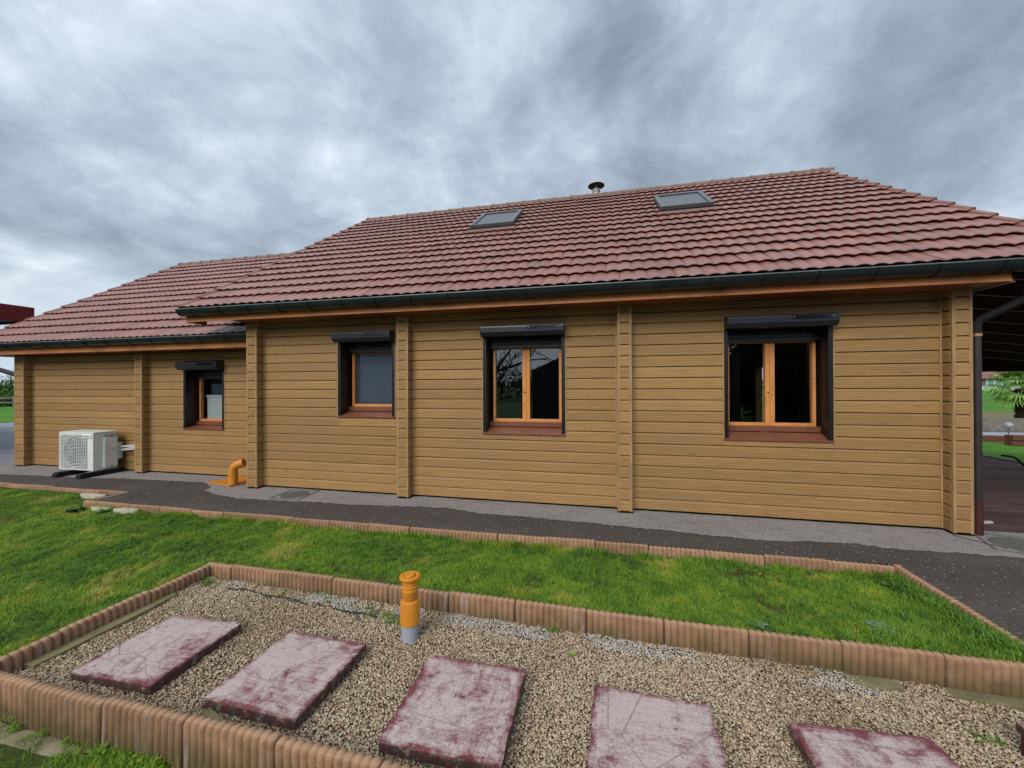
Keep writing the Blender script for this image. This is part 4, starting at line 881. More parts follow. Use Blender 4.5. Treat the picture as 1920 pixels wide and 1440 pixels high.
# right flank: service cover with grip, valve housing, pipes
bx('service_cover', ax1, ax1+.040, ay0+.135, ay1-.01, az0+.035, az1-.10, M['white'], ac, .012)
bx('grip_panel', ax1, ax1+.026, ay0+.14, ay1-.015, az1-.155, az1-.035, M['acgrey'], ac, .008)
bx('grip_slot', ax1+.0255, ax1+.029, ay0+.22, ay1-.075, az1-.098, az1-.084, M['dark'], ac)
bx('cover_seam', ax1+.0395, ax1+.042, ay0+.14, ay0+.20, az0+.285, az0+.289, M['acgrey'], ac)
m = MB()
for i in range(10): m.box(ax1+.0400, ax1+.0412, ay0+.225+i*.009, ay0+.231+i*.009, az0+.36, az0+.372)
for i in range(7): m.box(ax1+.0400, ax1+.0412, ay0+.235+i*.009, ay0+.241+i*.009, az0+.335, az0+.345)
m.box(ax1+.0400, ax1+.0412, ay0+.225, ay0+.25, az0+.05, az0+.062); m.box(ax1+.0400, ax1+.0412, ay0+.255, ay0+.275, az0+.05, az0+.058)
obj('rating_label', m.mesh('rating_label', M['label']), ac, (0, 0, 0))
for z in (az0+.16, az1-.15): obj('screw', MB().box(0, .003, -.004, .004, -.004, .004).mesh('screw', M['label']), ac, (ax1, ay0+.085, z))
bx('valve_housing', ax1+.005, ax1+.055, ay1-.005, ay1+.05, az0+.16, az0+.46, M['acgrey'], ac, .008)
for i, (za, zb) in enumerate(((.47, .50), (.455, .48), (.41, .46), (.39, .43))):
    obj('pipe', MB().tube([(ax1+.03, ay1+.03, za), (-8.45, ay1+.04+.004*i, (za+zb)/2+.004), (-8.225, ay1+.05, zb)], .009 if i != 2 else .011, 8).mesh('pipe', M['pipewhite'], True), ac, (0, 0, 0))
for x in (-9.22, -8.66):
    me = MB().prism([(4.865, 0), (5.50, 0), (5.50, .075), (5.47, .085), (4.90, .085), (4.865, .06)], 'x', -.055, .055).mesh('rubber_foot', M['rubber'], False, .008); obj('rubber_foot', me, ac, (x, 0, 0))
    bx('foot_bracket', x-.02, x+.02, 4.98, 5.46, .0855, .094, M['steel'], ac, .002)

# ------------------------------------------------------------------ small things by the path
def stone(name, x, y, rx, ry, h, a, lab, mat=None, seed=0):
    q_ = []
    for i in range(12): t_ = 2*pi*i/12; k_ = 1+.16*nz(cos(t_)*2, sin(t_)*2, 1.3, seed); q_.append((rx*k_*cos(t_), ry*k_*sin(t_)))
    obj(name, MB().prism(q_, 'z', -.02, h).mesh(name, mat or M['stone'], False, .006), None, (x, y, lawn_z(x, y)), label=lab, cat='stone', rot=(0, 0, a))
stone('flat_stone', -6.02, 3.865, .19, .055, .052, .05, 'larger cream flat stone on the grass, right one of the pair below the stepped edging', seed=1)
stone('flat_stone', -6.47, 3.87, .16, .05, .045, .02, 'cream flat stone partly grown over, left one of the pair below the stepped edging', seed=4)
stone('flat_stone', -7.35, 4.30, .24, .05, .05, .03, 'pale flat stone against the left length of edging, left of its step', seed=7)
obj('shoe_sole', MB().prism([(-.07, -.02), (.05, -.028), (.075, -.005), (.06, .02), (-.05, .022), (-.075, 0)], 'z', 0, .02).mesh('shoe_sole', M['rwhite'], False, .006), None, (4.16, 5.45, .008), label='small pale crumpled scrap lying on the maroon terrace beside the downpipe', cat='scrap', rot=(0, 0, .4))
hb = [(6.05, 7.95, .42), (6.15, 7.93, .41), (6.32, 7.90, .40), (6.40, 7.84, .36), (6.52, 7.74, .22), (6.62, 7.68, .06)]
_d = F2
def at(px_, py_, dist):
    d = F2+R3*((px_-960)/738.74)+U3*((720-py_)/738.74); return Vector((0, 0, CH))+d*dist
hp = [at(1879, 854, 7.3), at(1890, 855, 7.3), at(1901, 857.5, 7.3), at(1908, 862, 7.3), at(1921, 873, 7.3), at(1934, 885, 7.3), at(1945, 905, 7.3), at(1948, 955, 7.3)]
hp[-1].z = .01
obj('black_handlebar', MB().tube([tuple(p) for p in hp], .020, 10).mesh('black_handlebar', M['rubber'], True), None, (0, 0, 0), label='bent black tubular handle sticking into view over the terrace at the right edge', cat='handle')

# ------------------------------------------------------------------ background right
bx('timber_kerb', 7.90, 7.96, 7.4, 13.2, 0, .035, M['timber'], None, label='thin timber edging where the maroon terrace meets the small right-hand lawn', cat='edging')
bx('path_edging', 7.9, 14, 13.05, 13.25, 0, .16, M['edging'], None, label='red-brown edging board along the far side of the right-hand lawn', cat='edging')
sw = empty('planter_wall', (10.6, 12.5, 0), 'low stack of brown sleepers round the foot of the palm', 'planter')
for k in range(2): bx('sleeper', 9.95, 11.6, 12.35-.03*k, 12.55, .01+.13*k, .13+.13*k, M['edging'], sw, .01)
bx('sleeper_wall', 8, 30, 15.9, 16.2, 0, .42, M['timber'], None, label='long low weathered timber wall beyond the pale blue road on the right', cat='wall')
gl_ = empty('garden_lamp', (10.90, 13.62, 0), 'small pale globe lamp on a thin post in front of the pale blue road', 'lamp')
bb = MB().lathe([(.095*cos(radians(90-i*15)), .095*sin(radians(90-i*15))) for i in range(13)], 16); obj('globe', bb.mesh('globe', M['ball'], True), gl_, (10.90, 13.62, .40)); obj('post', MB().tube([(10.90, 13.62, 0), (10.90, 13.62, .31)], .012, 8).mesh('post', M['rim']), gl_, (0, 0, 0))
# fan palm
pp = at(1921, 826, 14.3); pxx, pyy = pp.x, pp.y
palm = empty('palm_tree', (pxx, pyy, 0), 'small fan palm with a shaggy dark trunk at the right edge', 'palm')
rr = random.Random(3); tb = MB(); prof = [(.0, 0)]
tr_pts = [(pxx, pyy, .1+i*.09) for i in range(15)]; tb.tube(tr_pts, [.20+.035*(i % 2)+.01*sin(i) for i in range(15)], 14)
for i in range(160):
    a = rr.uniform(0, 2*pi); z = rr.uniform(.2, 1.3); r_ = .2; tb.quad((pxx+r_*cos(a), pyy+r_*sin(a), z), (pxx+r_*cos(a+.2), pyy+r_*sin(a+.2), z), (pxx+(r_+.09)*cos(a+.12), pyy+(r_+.09)*sin(a+.12), z+.09), (pxx+(r_+.08)*cos(a+.08), pyy+(r_+.08)*sin(a+.08), z+.09))
obj('trunk', tb.mesh('trunk', M['palmtrunk']), palm, (0, 0, 0))
for k in range(26):
    az = k*2.399+rr.uniform(-.2, .2); el = radians(70-k*4.2+rr.uniform(-6, 6)); pl = rr.uniform(.45, .7)
    d = Vector((cos(az)*cos(el), sin(az)*cos(el), sin(el))); o0 = Vector((pxx, pyy, 1.38)); hub = o0+d*pl+Vector((0, 0, -.08 if el < .5 else 0))
    m = MB(); m.tube([tuple(o0), tuple((o0+hub)/2+Vector((0, 0, .03))), tuple(hub)], .013, 5)
    side = d.cross(Vector((0, 0, 1))).normalized(); 
    nl = 22
    for j in range(nl):
        t_ = -1+2*j/(nl-1); aa = t_*radians(105); L = .62*(1-.25*abs(t_))*rr.uniform(.9, 1.05); dl = (d*cos(aa)+side*sin(aa)).normalized(); up_ = side.cross(d).normalized()
        drp = Vector((0, 0, -1)); wv = dl.cross(up_).normalized()*.028; mid = hub+dl*L*.6+up_*.02; tip = hub+dl*L+drp*(.10+.12*rr.random())
        m.quad(tuple(hub), tuple(mid-wv), tuple(tip), tuple(mid+wv+up_*.012))
    obj('frond', m.mesh('frond', M['palm']), palm, (0, 0, 0))
# far farm building, mint and white panels, red roof
fbld = empty('farm_building', (62, 74, 0), 'far low shed with mint green and white panels and a dull red roof, right background', 'building')
bdir = (R0.x, R0.y); bc = at(1880, 722, 90); bc.z = 0; ang = yaw
def fb_(name, u0, u1, v0, v1, z0, z1, mat):
    m_ = MB().box(u0, u1, v0, v1, z0, z1).mesh(name, mat); o = bpy.data.objects.new(name, m_); COL.objects.link(o); o.parent = fbld; o.location = (bc.x-62, bc.y-74, 0); o.rotation_euler = (0, 0, ang); return o
fb_('wall', -9, 14, .3, 10, .2, 2.6, M['timber'])
for k in range(5): fb_('door_panel', -3.2+1.7*k, -3.2+1.7*k+1.25, .1, .29, .8, 2.75, M['bgreen'])
for k in range(6): fb_('white_panel', -3.2+1.7*k-.40, -3.2+1.7*k-.03, .1, .29, .8, 2.75, M['bwhite'])
fb_('base_strip', -9, 14, -.6, -.2, .0, .85, M['bwhite'])
m_ = MB().prism([(-.6, 2.75), (5, 4.4), (10.6, 2.75), (10.6, 2.65), (-.6, 2.62)], 'x', -10, 16).mesh('roof', M['broof']); o = bpy.data.objects.new('roof', m_); COL.objects.link(o); o.parent = fbld; o.location = (bc.x-62, bc.y-74, 0); o.rotation_euler = (0, 0, ang)

# ------------------------------------------------------------------ foliage helper for bushes and trees
def leafcloud(m, c_, r_, n_, size, rnd, flat=.8):
    for i in range(n_):
        u = Vector((rnd.gauss(0, 1), rnd.gauss(0, 1), rnd.gauss(0, 1))).normalized(); k_ = (.55+.45*rnd.random())*(1+.28*nz(u.x*2, u.y*2, 1.2, c_[0]))
        p = Vector((c_[0]+u.x*r_[0]*k_, c_[1]+u.y*r_[1]*k_, c_[2]+u.z*r_[2]*k_)); a = Vector((rnd.gauss(0, 1), rnd.gauss(0, 1), rnd.gauss(0, 1))).normalized(); b = a.cross(u).normalized() if a.cross(u).length > .01 else Vector((1, 0, 0)); s_ = size*rnd.uniform(.6, 1.4)
        m.quad(tuple(p-a*s_), tuple(p+b*s_*.6), tuple(p+a*s_), tuple(p-b*s_*.6))
def bare_tree(name, x, y, h, lab, spread=.5, seed=1, group=None, depth=5):
    rnd = random.Random(seed); T_ = empty(name, (x, y, 0), lab, 'tree', group); m = MB(); cr_ = MB()
    def br(p, d, L, r_, k):
        q_ = [p]; dd = d.copy()
        for i in range(3): dd = (dd+Vector((rnd.gauss(0, .12), rnd.gauss(0, .12), rnd.gauss(0, .06)))).normalized(); q_.append(q_[-1]+dd*L/3)
        (m if k <= 1 else cr_).tube([tuple(v) for v in q_], [r_, r_*.85, r_*.72, r_*.6], 5 if k > 1 else 9, False)
        if k < depth:
            for j in range(3 if k else 5):
                s_ = (dd+Vector((rnd.gauss(0, spread), rnd.gauss(0, spread), rnd.gauss(.1, .3)))).normalized(); st = q_[rnd.choice([1, 2, 3, 3])]; br(st, s_, L*rnd.uniform(.6, .8), r_*.55, k+1)
    br(Vector((x, y, -.05)), Vector((0, 0, 1)), h*.34, h*.022, 0)
    obj('trunk', m.mesh('trunk', M['bark']), T_, (0, 0, 0)); obj('crown', cr_.mesh('crown', M['bark']), T_, (0, 0, 0)); return T_
bt = at(1854, 708, 110); bare_tree('bare_tree', bt.x, bt.y, 4.6, 'tiny dark tree top above the red roof of the far shed', seed=9, depth=4)
# ------------------------------------------------------------------ background left
fn = empty('rail_fence', (-25.5, 11.9, 0), 'grey two-rail timber fence beyond the grey yard, at the left edge', 'fence')
fd = Vector((R0.x, R0.y, 0)).normalized(); fc = at(14, 793, 28.5); fc.z = 0
for k in range(-3, 4):
    p = fc+fd*(k*2.0+.5); me = MB().box(-.06, .06, -.06, .06, 0, .95).mesh('post', M['timber'], False, .01); obj('post', me, fn, tuple(p)).rotation_euler = (0, 0, yaw)
for z in (.45, .78):
    a, b = fc+fd*-7, fc+fd*7; obj('rail', MB().tube([(a.x, a.y, z), (b.x, b.y, z)], .055, 8).mesh('rail', M['timber'], True), fn, (0, 0, 0))
rn = random.Random(8)
hg = empty('hedge', (0, 0, 0)); bpy.data.objects.remove(hg)
def bush(name, c_, r_, n_, mat, lab, cat='bush', size=.09):
    b_ = empty(name, (c_.x, c_.y, 0), lab, cat); m = MB(); leafcloud(m, (c_.x, c_.y, r_[2]*.8), r_, n_, size, rn); 
    obj('foliage', m.mesh('foliage', mat), b_, (0, 0, 0)); m = MB()
    for k in range(5): a = k*1.3; m.tube([(c_.x, c_.y, 0), (c_.x+r_[0]*.3*cos(a), c_.y+r_[1]*.3*sin(a), r_[2]*.7), (c_.x+r_[0]*.5*cos(a), c_.y+r_[1]*.5*sin(a), r_[2]*1.3)], [.05, .035, .015], 5)
    obj('stem', m.mesh('stem', M['bark']), b_, (0, 0, 0))
bush('green_bush', at(22, 760, 33), (1.6, 1.6, 1.3), 2200, M['bush'], 'dark green bush against the left end of the house, behind the rail fence')
bush('yellow_bush', at(2, 760, 35), (1.9, 1.2, .55), 1500, M['ybush'], 'yellow flowering shrub behind the rail fence at the left edge')
bush('low_bush', at(-20, 775, 32), (2.8, 1.6, .8), 1800, M['bush'], 'low green scrub below the yellow shrub, cut by the left edge')
bt = at(18, 720, 40); bare_tree('bare_tree', bt.x, bt.y, 4.0, 'small leafless tree top behind the green bush at the left edge', seed=4, depth=5)
# far woods ring so the horizon is not bare
rn2 = random.Random(21); wm = MB()
for i in range(260):
    a = rn2.uniform(0, 2*pi); d = rn2.uniform(230, 330); leafcloud(wm, (d*cos(a), d*sin(a), 2.0), (9, 9, rn2.uniform(2.5, 5.5)), 60, 1.3, rn2)
o = obj('far_woods', wm.mesh('far_woods', M['bush']), kind='stuff'); o['label'] = 'low far-off tree line on the horizon'; o['category'] = 'woods'

# red canopy of the neighbouring carport at the left edge
cp = empty('red_canopy', (-15.5, 4, 0), 'flat carport canopy with a dark red fascia, jutting in at the left edge', 'canopy')
cxr = -14.75; cyb = 7.40; z0, z1 = 3.27, 3.68
bx('fascia', cxr-.05, cxr, -6, cyb, z0, z1, M['red'], cp, .005); bx('fascia', cxr-9, cxr-.052, cyb-.05, cyb, z0, z1, M['red'], cp, .005)
bx('roof_deck', cxr-9, cxr-.06, -6, cyb-.06, z0+.06, z1-.05, M['dsteel'], cp)
for (x, y) in ((cxr-2.6, 6.8), (cxr-2.6, -3.6), (cxr-8.6, 6.8), (cxr-8.6, -3.6)): bx('post', x-.06, x+.06, y-.06, y+.06, 0, z0+.05, M['dsteel'], cp)
a, b = at(-60, 676, 14.5), at(60, 711, 14.5); 
obj('dark_rafter', MB().tube([tuple(a), tuple(b)], .085, 4).mesh('dark_rafter', M['dsteel']), None, (0, 0, 0), label='dark sloping strut running down behind the left end pillar of the house', cat='strut')
bx('dark_support', a.x-.1, a.x+.1, a.y-.1, a.y+.1, 0, a.z, M['dsteel'], None, label='dark post holding up the sloping strut, just outside the left edge', cat='post')
# shed and trees behind the camera, seen mirrored in the window panes
sh = empty('dark_shed', (2.6, -7, 0), 'dark navy gabled shed, seen only as a reflection in the window panes', 'shed')
m = MB().prism([(-2.95, 0), (5.2, 0), (5.2, 2.55), (1.5, 4.2), (-2.95, 2.2)], 'y', -11, -6.1); obj('body', m.mesh('body', M['shed']), sh, (0, 0, 0))
cf = empty('conifer', (7.7, -9.5, 0), 'dense dark evergreen, seen only mirrored in the right-hand window', 'tree'); cm = MB(); rnc = random.Random(2); leafcloud(cm, (7.7, -9.5, 2.4), (2.5, 2.0, 2.9), 9000, .13, rnc); leafcloud(cm, (7.7, -9.5, 2.2), (1.7, 1.4, 2.2), 5000, .16, rnc); obj('crown', cm.mesh('crown', M['dkbush']), cf, (0, 0, 0)); obj('trunk', MB().tube([(7.7, -9.5, 0), (7.7, -9.5, 4)], [.2, .08], 8).mesh('trunk', M['bark']), cf, (0, 0, 0))
bn = empty('pale_barn', (-34, -28, 0), 'pale blue-grey barn wall, seen only mirrored in the two left windows', 'barn'); obj('body', MB().prism([(-56, 0), (-20, 0), (-20, 6.2), (-56, 6.2)], 'y', -38, -25).mesh('body', M['barn']), bn, (0, 0, 0)); obj('roof', MB().prism([(-39, 6.21), (-24, 6.21), (-31, 9)], 'x', -57, -19).mesh('roof', M['shed']), bn, (0, 0, 0))
bx('window_strip', -47, -41, -24.99, -24.95, 1.9, 4.5, M['dark'], bn)
for i, (x, y, h, s_) in enumerate(((-6.6, -12.5, 7.5, 3), (-10.5, -20, 8.5, 5))): bare_tree('bare_tree', x, y, h, ('leafless tree mirrored in the left pane of the middle window', 'tall leafless tree further back, mirrored faintly in the middle window', '')[i], seed=s_, spread=.45)
wm = MB()
for i in range(12): x = -19+i*3.1; leafcloud(wm, (x, -30+2*sin(i), 1.6), (2.8, 2, 1.7+1.5*rn2.random()), 1100, .13, rn2)
o = obj('rear_hedge', wm.mesh('rear_hedge', M['dkbush']), kind='stuff'); o['label'] = 'dark hedge line mirrored low in the middle window'; o['category'] = 'hedge'

# ------------------------------------------------------------------ scattered ground cover by geometry nodes
def scatter(name, P, src, mat_label, cat):
    # P: list of (x,y,z, scale, rotx, roty, rotz, tint, idx)
    me = bpy.data.meshes.new(name); me.vertices.add(len(P)); co = []; [co.extend(p[:3]) for p in P]; me.vertices.foreach_set('co', co)
    def at_(n_, t_, vals, f='value'):
        a = me.attributes.new(n_, t_, 'POINT'); a.data.foreach_set(f, vals)
    at_('isc', 'FLOAT', [p[3] for p in P]); r_ = []; [r_.extend(p[4:7]) for p in P]; at_('irot', 'FLOAT_VECTOR', r_, 'vector'); at_('tint', 'FLOAT', [p[7] for p in P]); at_('iidx', 'INT', [p[8] for p in P])
    sc_ = bpy.data.collections.new(name+'_source')
    for i, s_ in enumerate(src): o_ = bpy.data.objects.new('%s_source_%s' % (name, 'abcdefgh'[i]), s_); sc_.objects.link(o_)
    ng = bpy.data.node_groups.new(name, 'GeometryNodeTree'); ng.interface.new_socket('Geometry', in_out='INPUT', socket_type='NodeSocketGeometry'); ng.interface.new_socket('Geometry', in_out='OUTPUT', socket_type='NodeSocketGeometry')
    gi = ng.nodes.new('NodeGroupInput'); go = ng.nodes.new('NodeGroupOutput'); ci = ng.nodes.new('GeometryNodeCollectionInfo'); ci.inputs['Collection'].default_value = sc_; ci.inputs['Separate Children'].default_value = True; ci.inputs['Reset Children'].default_value = True
    ip = ng.nodes.new('GeometryNodeInstanceOnPoints'); ip.inputs['Pick Instance'].default_value = True
    def na(n_, t_): a = ng.nodes.new('GeometryNodeInputNamedAttribute'); a.data_type = t_; a.inputs['Name'].default_value = n_; return a.outputs['Attribute']
    L = ng.links.new; L(gi.outputs[0], ip.inputs['Points']); L(ci.outputs[0], ip.inputs['Instance']); L(na('iidx', 'INT'), ip.inputs['Instance Index']); L(na('isc', 'FLOAT'), ip.inputs['Scale'])
    er = ng.nodes.new('FunctionNodeEulerToRotation'); L(na('irot', 'FLOAT_VECTOR'), er.inputs[0]); L(er.outputs[0], ip.inputs['Rotation']); L(ip.outputs[0], go.inputs[0])
    o = obj(name, me, kind='stuff'); o['label'] = mat_label; o['category'] = cat
    md = o.modifiers.new('scatter', 'NODES'); md.node_group = ng; return o
rg_ = random.Random(77)
def tuft(n_, rad, h, mat, wide=.0022, lean=.5):
    m = MB()
    for i in range(n_):
        a = rg_.uniform(0, 2*pi); r_ = rad*sqrt(rg_.random()); x, y = r_*cos(a), r_*sin(a); d = rg_.uniform(0, 2*pi); L = h*rg_.uniform(.55, 1.15); ln = rg_.uniform(.15, lean)*L*1.5; w_ = wide*rg_.uniform(.7, 1.4); wx, wy = -sin(d)*w_, cos(d)*w_; dx, dy = cos(d)*ln, sin(d)*ln
        n0 = len(m.v); m.v += [(x-wx, y-wy, -.005), (x+wx, y+wy, -.005), (x+dx*.35+wx*.9, y+dy*.35+wy*.9, L*.55), (x+dx*.35-wx*.9, y+dy*.35-wy*.9, L*.55), (x+dx, y+dy, L*.92)]
        m.f += [(n0, n0+1, n0+2, n0+3), (n0+3, n0+2, n0+4)]; m.mi += [0, 0]
    return m.mesh('tuft', mat)
gmat = m_inst('grass_blades', [(0, (.038, .100, .018)), (.25, (.096, .215, .027)), (.5, (.185, .345, .036)), (.72, (.235, .385, .035)), (.88, (.40, .46, .040)), (1, (.50, .46, .12))], .5, .35, trans=.3)
tufts = [tuft(30, .045, .040, gmat, .0014, .8), tuft(24, .04, .048, gmat, .0016, .7), tuft(34, .055, .030, gmat, .0015, .95)]
m = MB()
for i in range(16):
    a = rg_.uniform(0, 2*pi); r_ = rg_.uniform(.004, .035); x, y = r_*cos(a), r_*sin(a); z = rg_.uniform(.008, .028); s_ = rg_.uniform(.006, .013); d = rg_.uniform(0, 2*pi)
    m.quad((x-s_*cos(d), y-s_*sin(d), z), (x+s_*.7*sin(d), y-s_*.7*cos(d), z+.003), (x+s_*cos(d), y+s_*sin(d), z+.006), (x-s_*.7*sin(d), y+s_*.7*cos(d), z+.002))
tufts.append(m.mesh('tuft', gmat))
def tintf(x, y):
    base = .50+.20*nz(x, y, 1.1, 2)+.20*nz(x, y, 3.3, 6)+.30*nz(x, y, 11, 12)+rg_.gauss(0, .11)
    moss = max(0, nz(x, y, 2.9, 11)-.14)*.95
    # strip of yellowed grass behind the bed edging
    if -3.2 < x < .6 and 2.8 < y < 3.25: moss += .16*max(0, 1-abs(y-3.0)/.3)+.10*nz(x, 0, 2.2, 4)
    return max(.02, min(1, base+moss))
G = []
def fillgrass(x0, x1, y0, y1, dens, zf=lawn_z, cond=lambda x, y: True, sc=1.0):
    for i in range(int((x1-x0)*(y1-y0)*dens)):
        x, y = rg_.uniform(x0, x1), rg_.uniform(y0, y1)
        if not cond(x, y): continue
        t_ = tintf(x, y); bare = nz(x, y, 2.1, 31)
        if bare > .42 and rg_.random() < .7: continue
        hgt = (.78+.45*nz(x, y, 1.9, 17)+.3*nz(x, y, 8, 19))*rg_.uniform(.7, 1.25)*sc
        k = 3 if rg_.random() < .10+.25*max(0, nz(x, y, 1.4, 41)) else rg_.choice((0, 1, 2)); 
        G.append((x, y, zf(x, y)-.004, hgt, rg_.uniform(-.12, .12), rg_.uniform(-.12, .12), rg_.uniform(0, 6.28), t_ if k < 3 else t_*.5, k))
inlawn = lambda x, y: y < lawn_kerb_y(x)-.07 and x < 2.41
fillgrass(-3.38, 2.42, 2.81, 4.0, 2100, cond=inlawn)
fillgrass(-6.85, -3.40, 1.42, 3.93, 1500)
fillgrass(-10.5, -6.85, 1.42, 4.34, 750)
fillgrass(-4.2, .2, .55, 1.415, 1700, cond=lambda x, y: not (((x+2.85)/.60)**2+((y-1.395)/.055)**2 < 1+.5*nz(x, y, 7, 3) and rg_.random() < .88), sc=.8)
fillgrass(-10.5, -4.2, -.5, 1.42, 350); fillgrass(-1, 2.3, -1.5, .5, 200)
# ragged fringe at kerb feet
for i in range(900):
    x = rg_.uniform(-6.8, 2.4); y = lawn_kerb_y(x)-.068-abs(rg_.gauss(0, .02)); 
    if nz(x, 0, 2.4, 50) > -.05: G.append((x, y, lawn_z(x, y), rg_.uniform(.8, 1.7), 0, 0, rg_.uniform(0, 6.28), min(1, tintf(x, y)+rg_.uniform(0, .2)), rg_.choice((0, 1))))
for i in range(420):
    y = rg_.uniform(2.85, 3.95); x = 2.42-abs(rg_.gauss(0, .05)); G.append((x, y, lawn_z(x, y), rg_.uniform(.8, 1.9), 0, 0, rg_.uniform(0, 6.28), rg_.uniform(.1, .6), rg_.choice((0, 1, 3))))
for i in range(700):
    x = rg_.uniform(-3.4, 0); y = 1.425-abs(rg_.gauss(0, .035)); 
    if nz(x, 0, 3.0, 70) > -.1 and (x > -2.35 or rg_.random() < .08): G.append((x, y, lawn_z(x, y), rg_.uniform(.6, 1.5), rg_.uniform(-.3, .3), 0, rg_.uniform(0, 6.28), rg_.uniform(.25, .85), rg_.choice((0, 1, 3))))
# weeds sprouting in the gravel at the far edging and the corner
for (cx_, cy_, n_, r_) in ((-3.22, 2.66, 22, .06), (-1.62, 2.60, 22, .10), (-1.42, 2.54, 20, .07), (-2.15, 2.70, 10, .10), (-.30, 2.70, 8, .03), (1.80, 2.36, 12, .05), (-2.6, 2.70, 8, .12)):
    for i in range(n_): x, y = cx_+rg_.gauss(0, r_), min(2.72, cy_+rg_.gauss(0, r_*.4)); G.append((x, y, gravel_z(x)+.004, rg_.uniform(.3, .75), 0, 0, rg_.uniform(0, 6.28), rg_.uniform(.1, .6), rg_.choice((0, 3, 3))))
scatter('grass', G, tufts, 'short patchy green lawn grass with yellowish mossy spots', 'grass')
# right-hand lawn grass patch (far)
obj('side_lawn', MB().poly([(8.0, 7.0), (16, 7.0), (16, 13.04), (7.97, 13.04)], .004).mesh('side_lawn', M['meadow']), kind='structure')
obj('left_meadow', MB().poly([(-120, -6), (-32, 8.6), (-22, 14.7), (-30, 120), (-180, 120)], -.001).mesh('left_meadow', M['meadow']), kind='structure')
obj('meadow', MB().poly([(0, 23.5), (60, 30), (140, 60), (140, 160), (-20, 160)], -.001).mesh('meadow', M['meadow']), kind='structure')

# debris on the path: small leaves and grit along the wall foot and the edging
db = MB()
for i in range(340):
    x = rg_.uniform(-9.5, 4.2); near = rg_.random()
    y = (lawn_kerb_y(x)+.04+abs(rg_.gauss(0, .09)) if near < .6 else YW-.04-abs(rg_.gauss(0, .10))) if x > -5.1 else rg_.uniform(4.6, 5.5)
    if x > 2.45 and near < .6: continue
    a_ = rg_.uniform(0, 6.28); l_ = rg_.uniform(.004, .013); w_ = l_*rg_.uniform(.4, .9); dx, dy = cos(a_), sin(a_)
    db.quad((x-dx*l_, y-dy*l_, .0095), (x-dy*w_, y+dx*w_, .012), (x+dx*l_, y+dy*l_, .0125), (x+dy*w_, y-dx*w_, .010))
o = obj('path_debris', db.mesh('path_debris', M['debris']), kind='stuff'); o['label'] = 'tiny dry leaf crumbs and grit strewn along the path by the wall'; o['category'] = 'debris'

# broad-leaved weeds
def weed(x, y, z, n_, L, mat, lab, seed):
    rnd = random.Random(seed); m = MB()
    for k in range(n_):
        a = k*2.4+rnd.uniform(-.3, .3); l_ = L*rnd.uniform(.6, 1.1); w_ = l_*.22; e_ = rnd.uniform(.25, .8); d = Vector((cos(a)*cos(e_), sin(a)*cos(e_), sin(e_))); s_ = Vector((-sin(a), cos(a), 0))
        p1, p2 = d*l_*.35, d*l_*.75+Vector((0, 0, -.1*l_)); tip = d*l_+Vector((0, 0, -.3*l_)); m.quad((0, 0, 0), tuple(p1+s_*w_*.8), tuple(p2), tuple(p1-s_*w_*.8)); m.quad(tuple(p1+s_*w_*.8), tuple(p2+s_*w_), tuple(tip), tuple(p2)); m.quad(tuple(p1-s_*w_*.8), tuple(p2), tuple(tip), tuple(p2-s_*w_))
    obj('weed', m.mesh('weed', mat), None, (x, y, z), label=lab, cat='plant')
weed(2.28, 3.76, -.09, 34, .12, M['weed'], 'leafy dark green weed in the corner where the lawn edging turns', 1)
weed(2.36, 3.02, -.05, 40, .13, M['weed'], 'dark leafy weed at the right tip of the lawn, by the edging', 2)
weed(1.75, 3.02, -.045, 16, .11, M['bluew'], 'bluish-green rosette weed near the right tip of the lawn', 3)
weed(.98, 2.90, -.04, 18, .10, M['bluew'], 'bluish-green rosette weed just behind the gravel bed edging', 4)
weed(-6.75, 3.75, -.07, 30, .13, M['weed'], 'dark green weed patch left of the edging step', 5)
weed(-6.30, 3.82, -.07, 22, .11, M['weed'], 'dark green weed growing between the cream flat stones', 6)

be = MB(); q = []
for i in range(40): t_ = 2*pi*i/40; k_ = 1+.35*nz(cos(t_)*1.5, sin(t_)*1.5, 1.6, 8); q.append((-2.85+.55*k_*cos(t_), 1.385+.045*k_*sin(t_)))
for i in range(40): be.v.append((q[i][0], q[i][1], lawn_z(q[i][0], 1.2)+.001))
be.v.append((-2.85, 1.385, lawn_z(-2.85, 1.2)+.008)); be.f = [(i, (i+1) % 40, 40) for i in range(40)]; be.mi = [0]*40
obj('bare_earth', be.mesh('bare_earth', M['earth'], True), kind='structure')
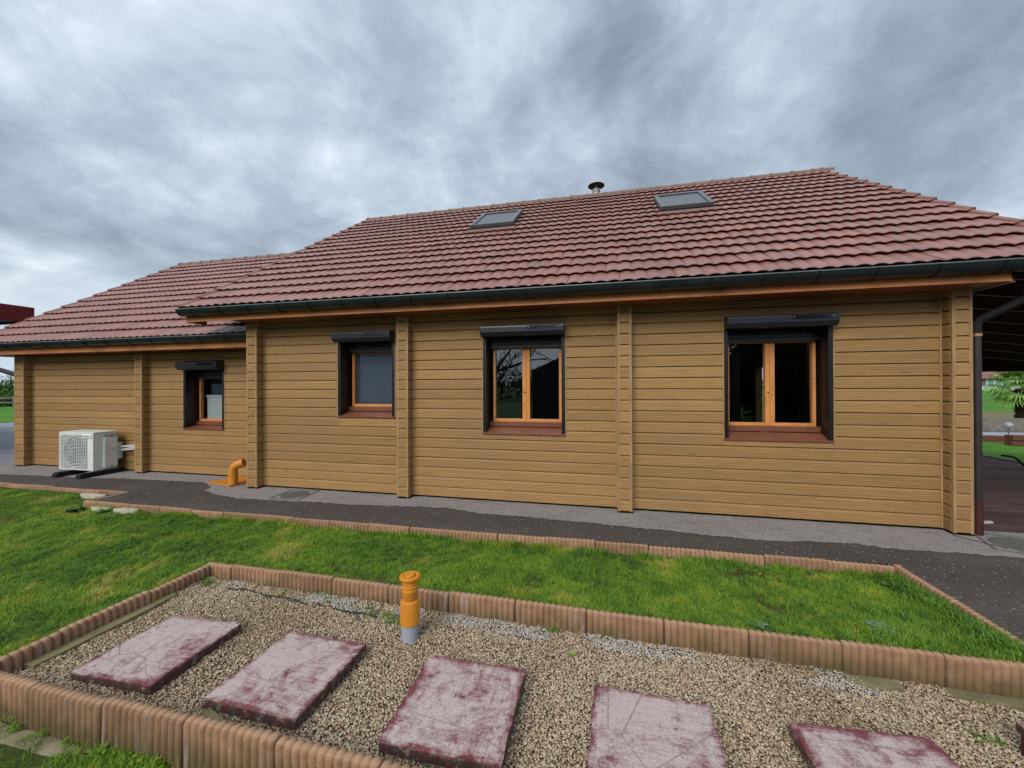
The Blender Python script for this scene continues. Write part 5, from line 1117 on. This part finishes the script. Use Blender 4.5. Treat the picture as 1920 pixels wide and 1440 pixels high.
# pebbles
pmat = m_inst('pebble_stone', [(0, (.11, .070, .038)), (.2, (.25, .168, .095)), (.45, (.39, .295, .190)), (.65, (.52, .42, .300)), (.85, (.62, .54, .42)), (.93, (.37, .20, .11)), (1, (.50, .48, .46))], .65, .35)
pebs = []
for k in range(4):
    bm = bmesh.new(); bmesh.ops.create_icosphere(bm, subdivisions=1 if k else 2, radius=1)
    for v in bm.verts: d = 1+.28*noise.noise(v.co*1.3+Vector((k*5, 0, 0))); v.co = Vector((v.co.x*1.0*d, v.co.y*(.72+.08*k)*d, v.co.z*.55*d))
    me = bpy.data.meshes.new('pebble'); bm.to_mesh(me); bm.free(); me.materials.append(pmat); me.polygons.foreach_set('use_smooth', [True]*len(me.polygons)); pebs.append(me)
Pb = []
def inslab(x, y):
    for (sx, sy, w, *_r) in slabs:
        if abs(x-sx) < w*.43 and abs(y-sy) < w*.43: return True
    return x > 1.92 and 1.8 < y < 2.3
for i in range(120000):
    x, y = rg_.uniform(-3.32, 2.95 if i % 3 else 2.4), rg_.uniform(1.487, 2.735)
    if inslab(x, y) or (x > 2.5 and rg_.random() < .6): continue
    if -3.318 < x < -3.25 and 1.62 < y < 2.42 and rg_.random() < .93: continue
    if (1.88 < x < 2.3 and y > 2.65 or 1.40 < x < 1.63 and y > 2.63) and rg_.random() < .85: continue
    edge_ = 2.595-.018*(x+2.9)*.9+.03*nz(x, 0, 3, 3); white = (-3.05 < x < .55 or 1.05 < x < 1.5) and y > edge_+(.04 if x > -1.2 else 0)
    if white and nz(x, y, 5, 2) > -.1 and rg_.random() < .8: s_ = rg_.uniform(.003, .0065); t_ = rg_.choice((1.0, 1.0, .99, .86)); zz_ = .004
    else: s_ = min(.0105, max(.003, rg_.gauss(.0057, .0015))); t_ = min(.92, max(0, rg_.gauss(.54+.22*nz(x, y, 1.6, 9), .20))); zz_ = 0; t_ = .93 if rg_.random() < .02 else t_
    Pb.append((x, y, gravel_z(x)+zz_+rg_.uniform(-.006, .007)+.008*nz(x, y, 4)+.006*nz(x, y, 9, 3), s_, rg_.uniform(-.6, .6), rg_.uniform(-.6, .6), rg_.uniform(0, 6.28), t_, rg_.choice((0, 1, 2, 3))))
scatter('gravel', Pb, pebs, 'beige pea gravel filling the edged bed, with white chippings by the far edging', 'gravel')
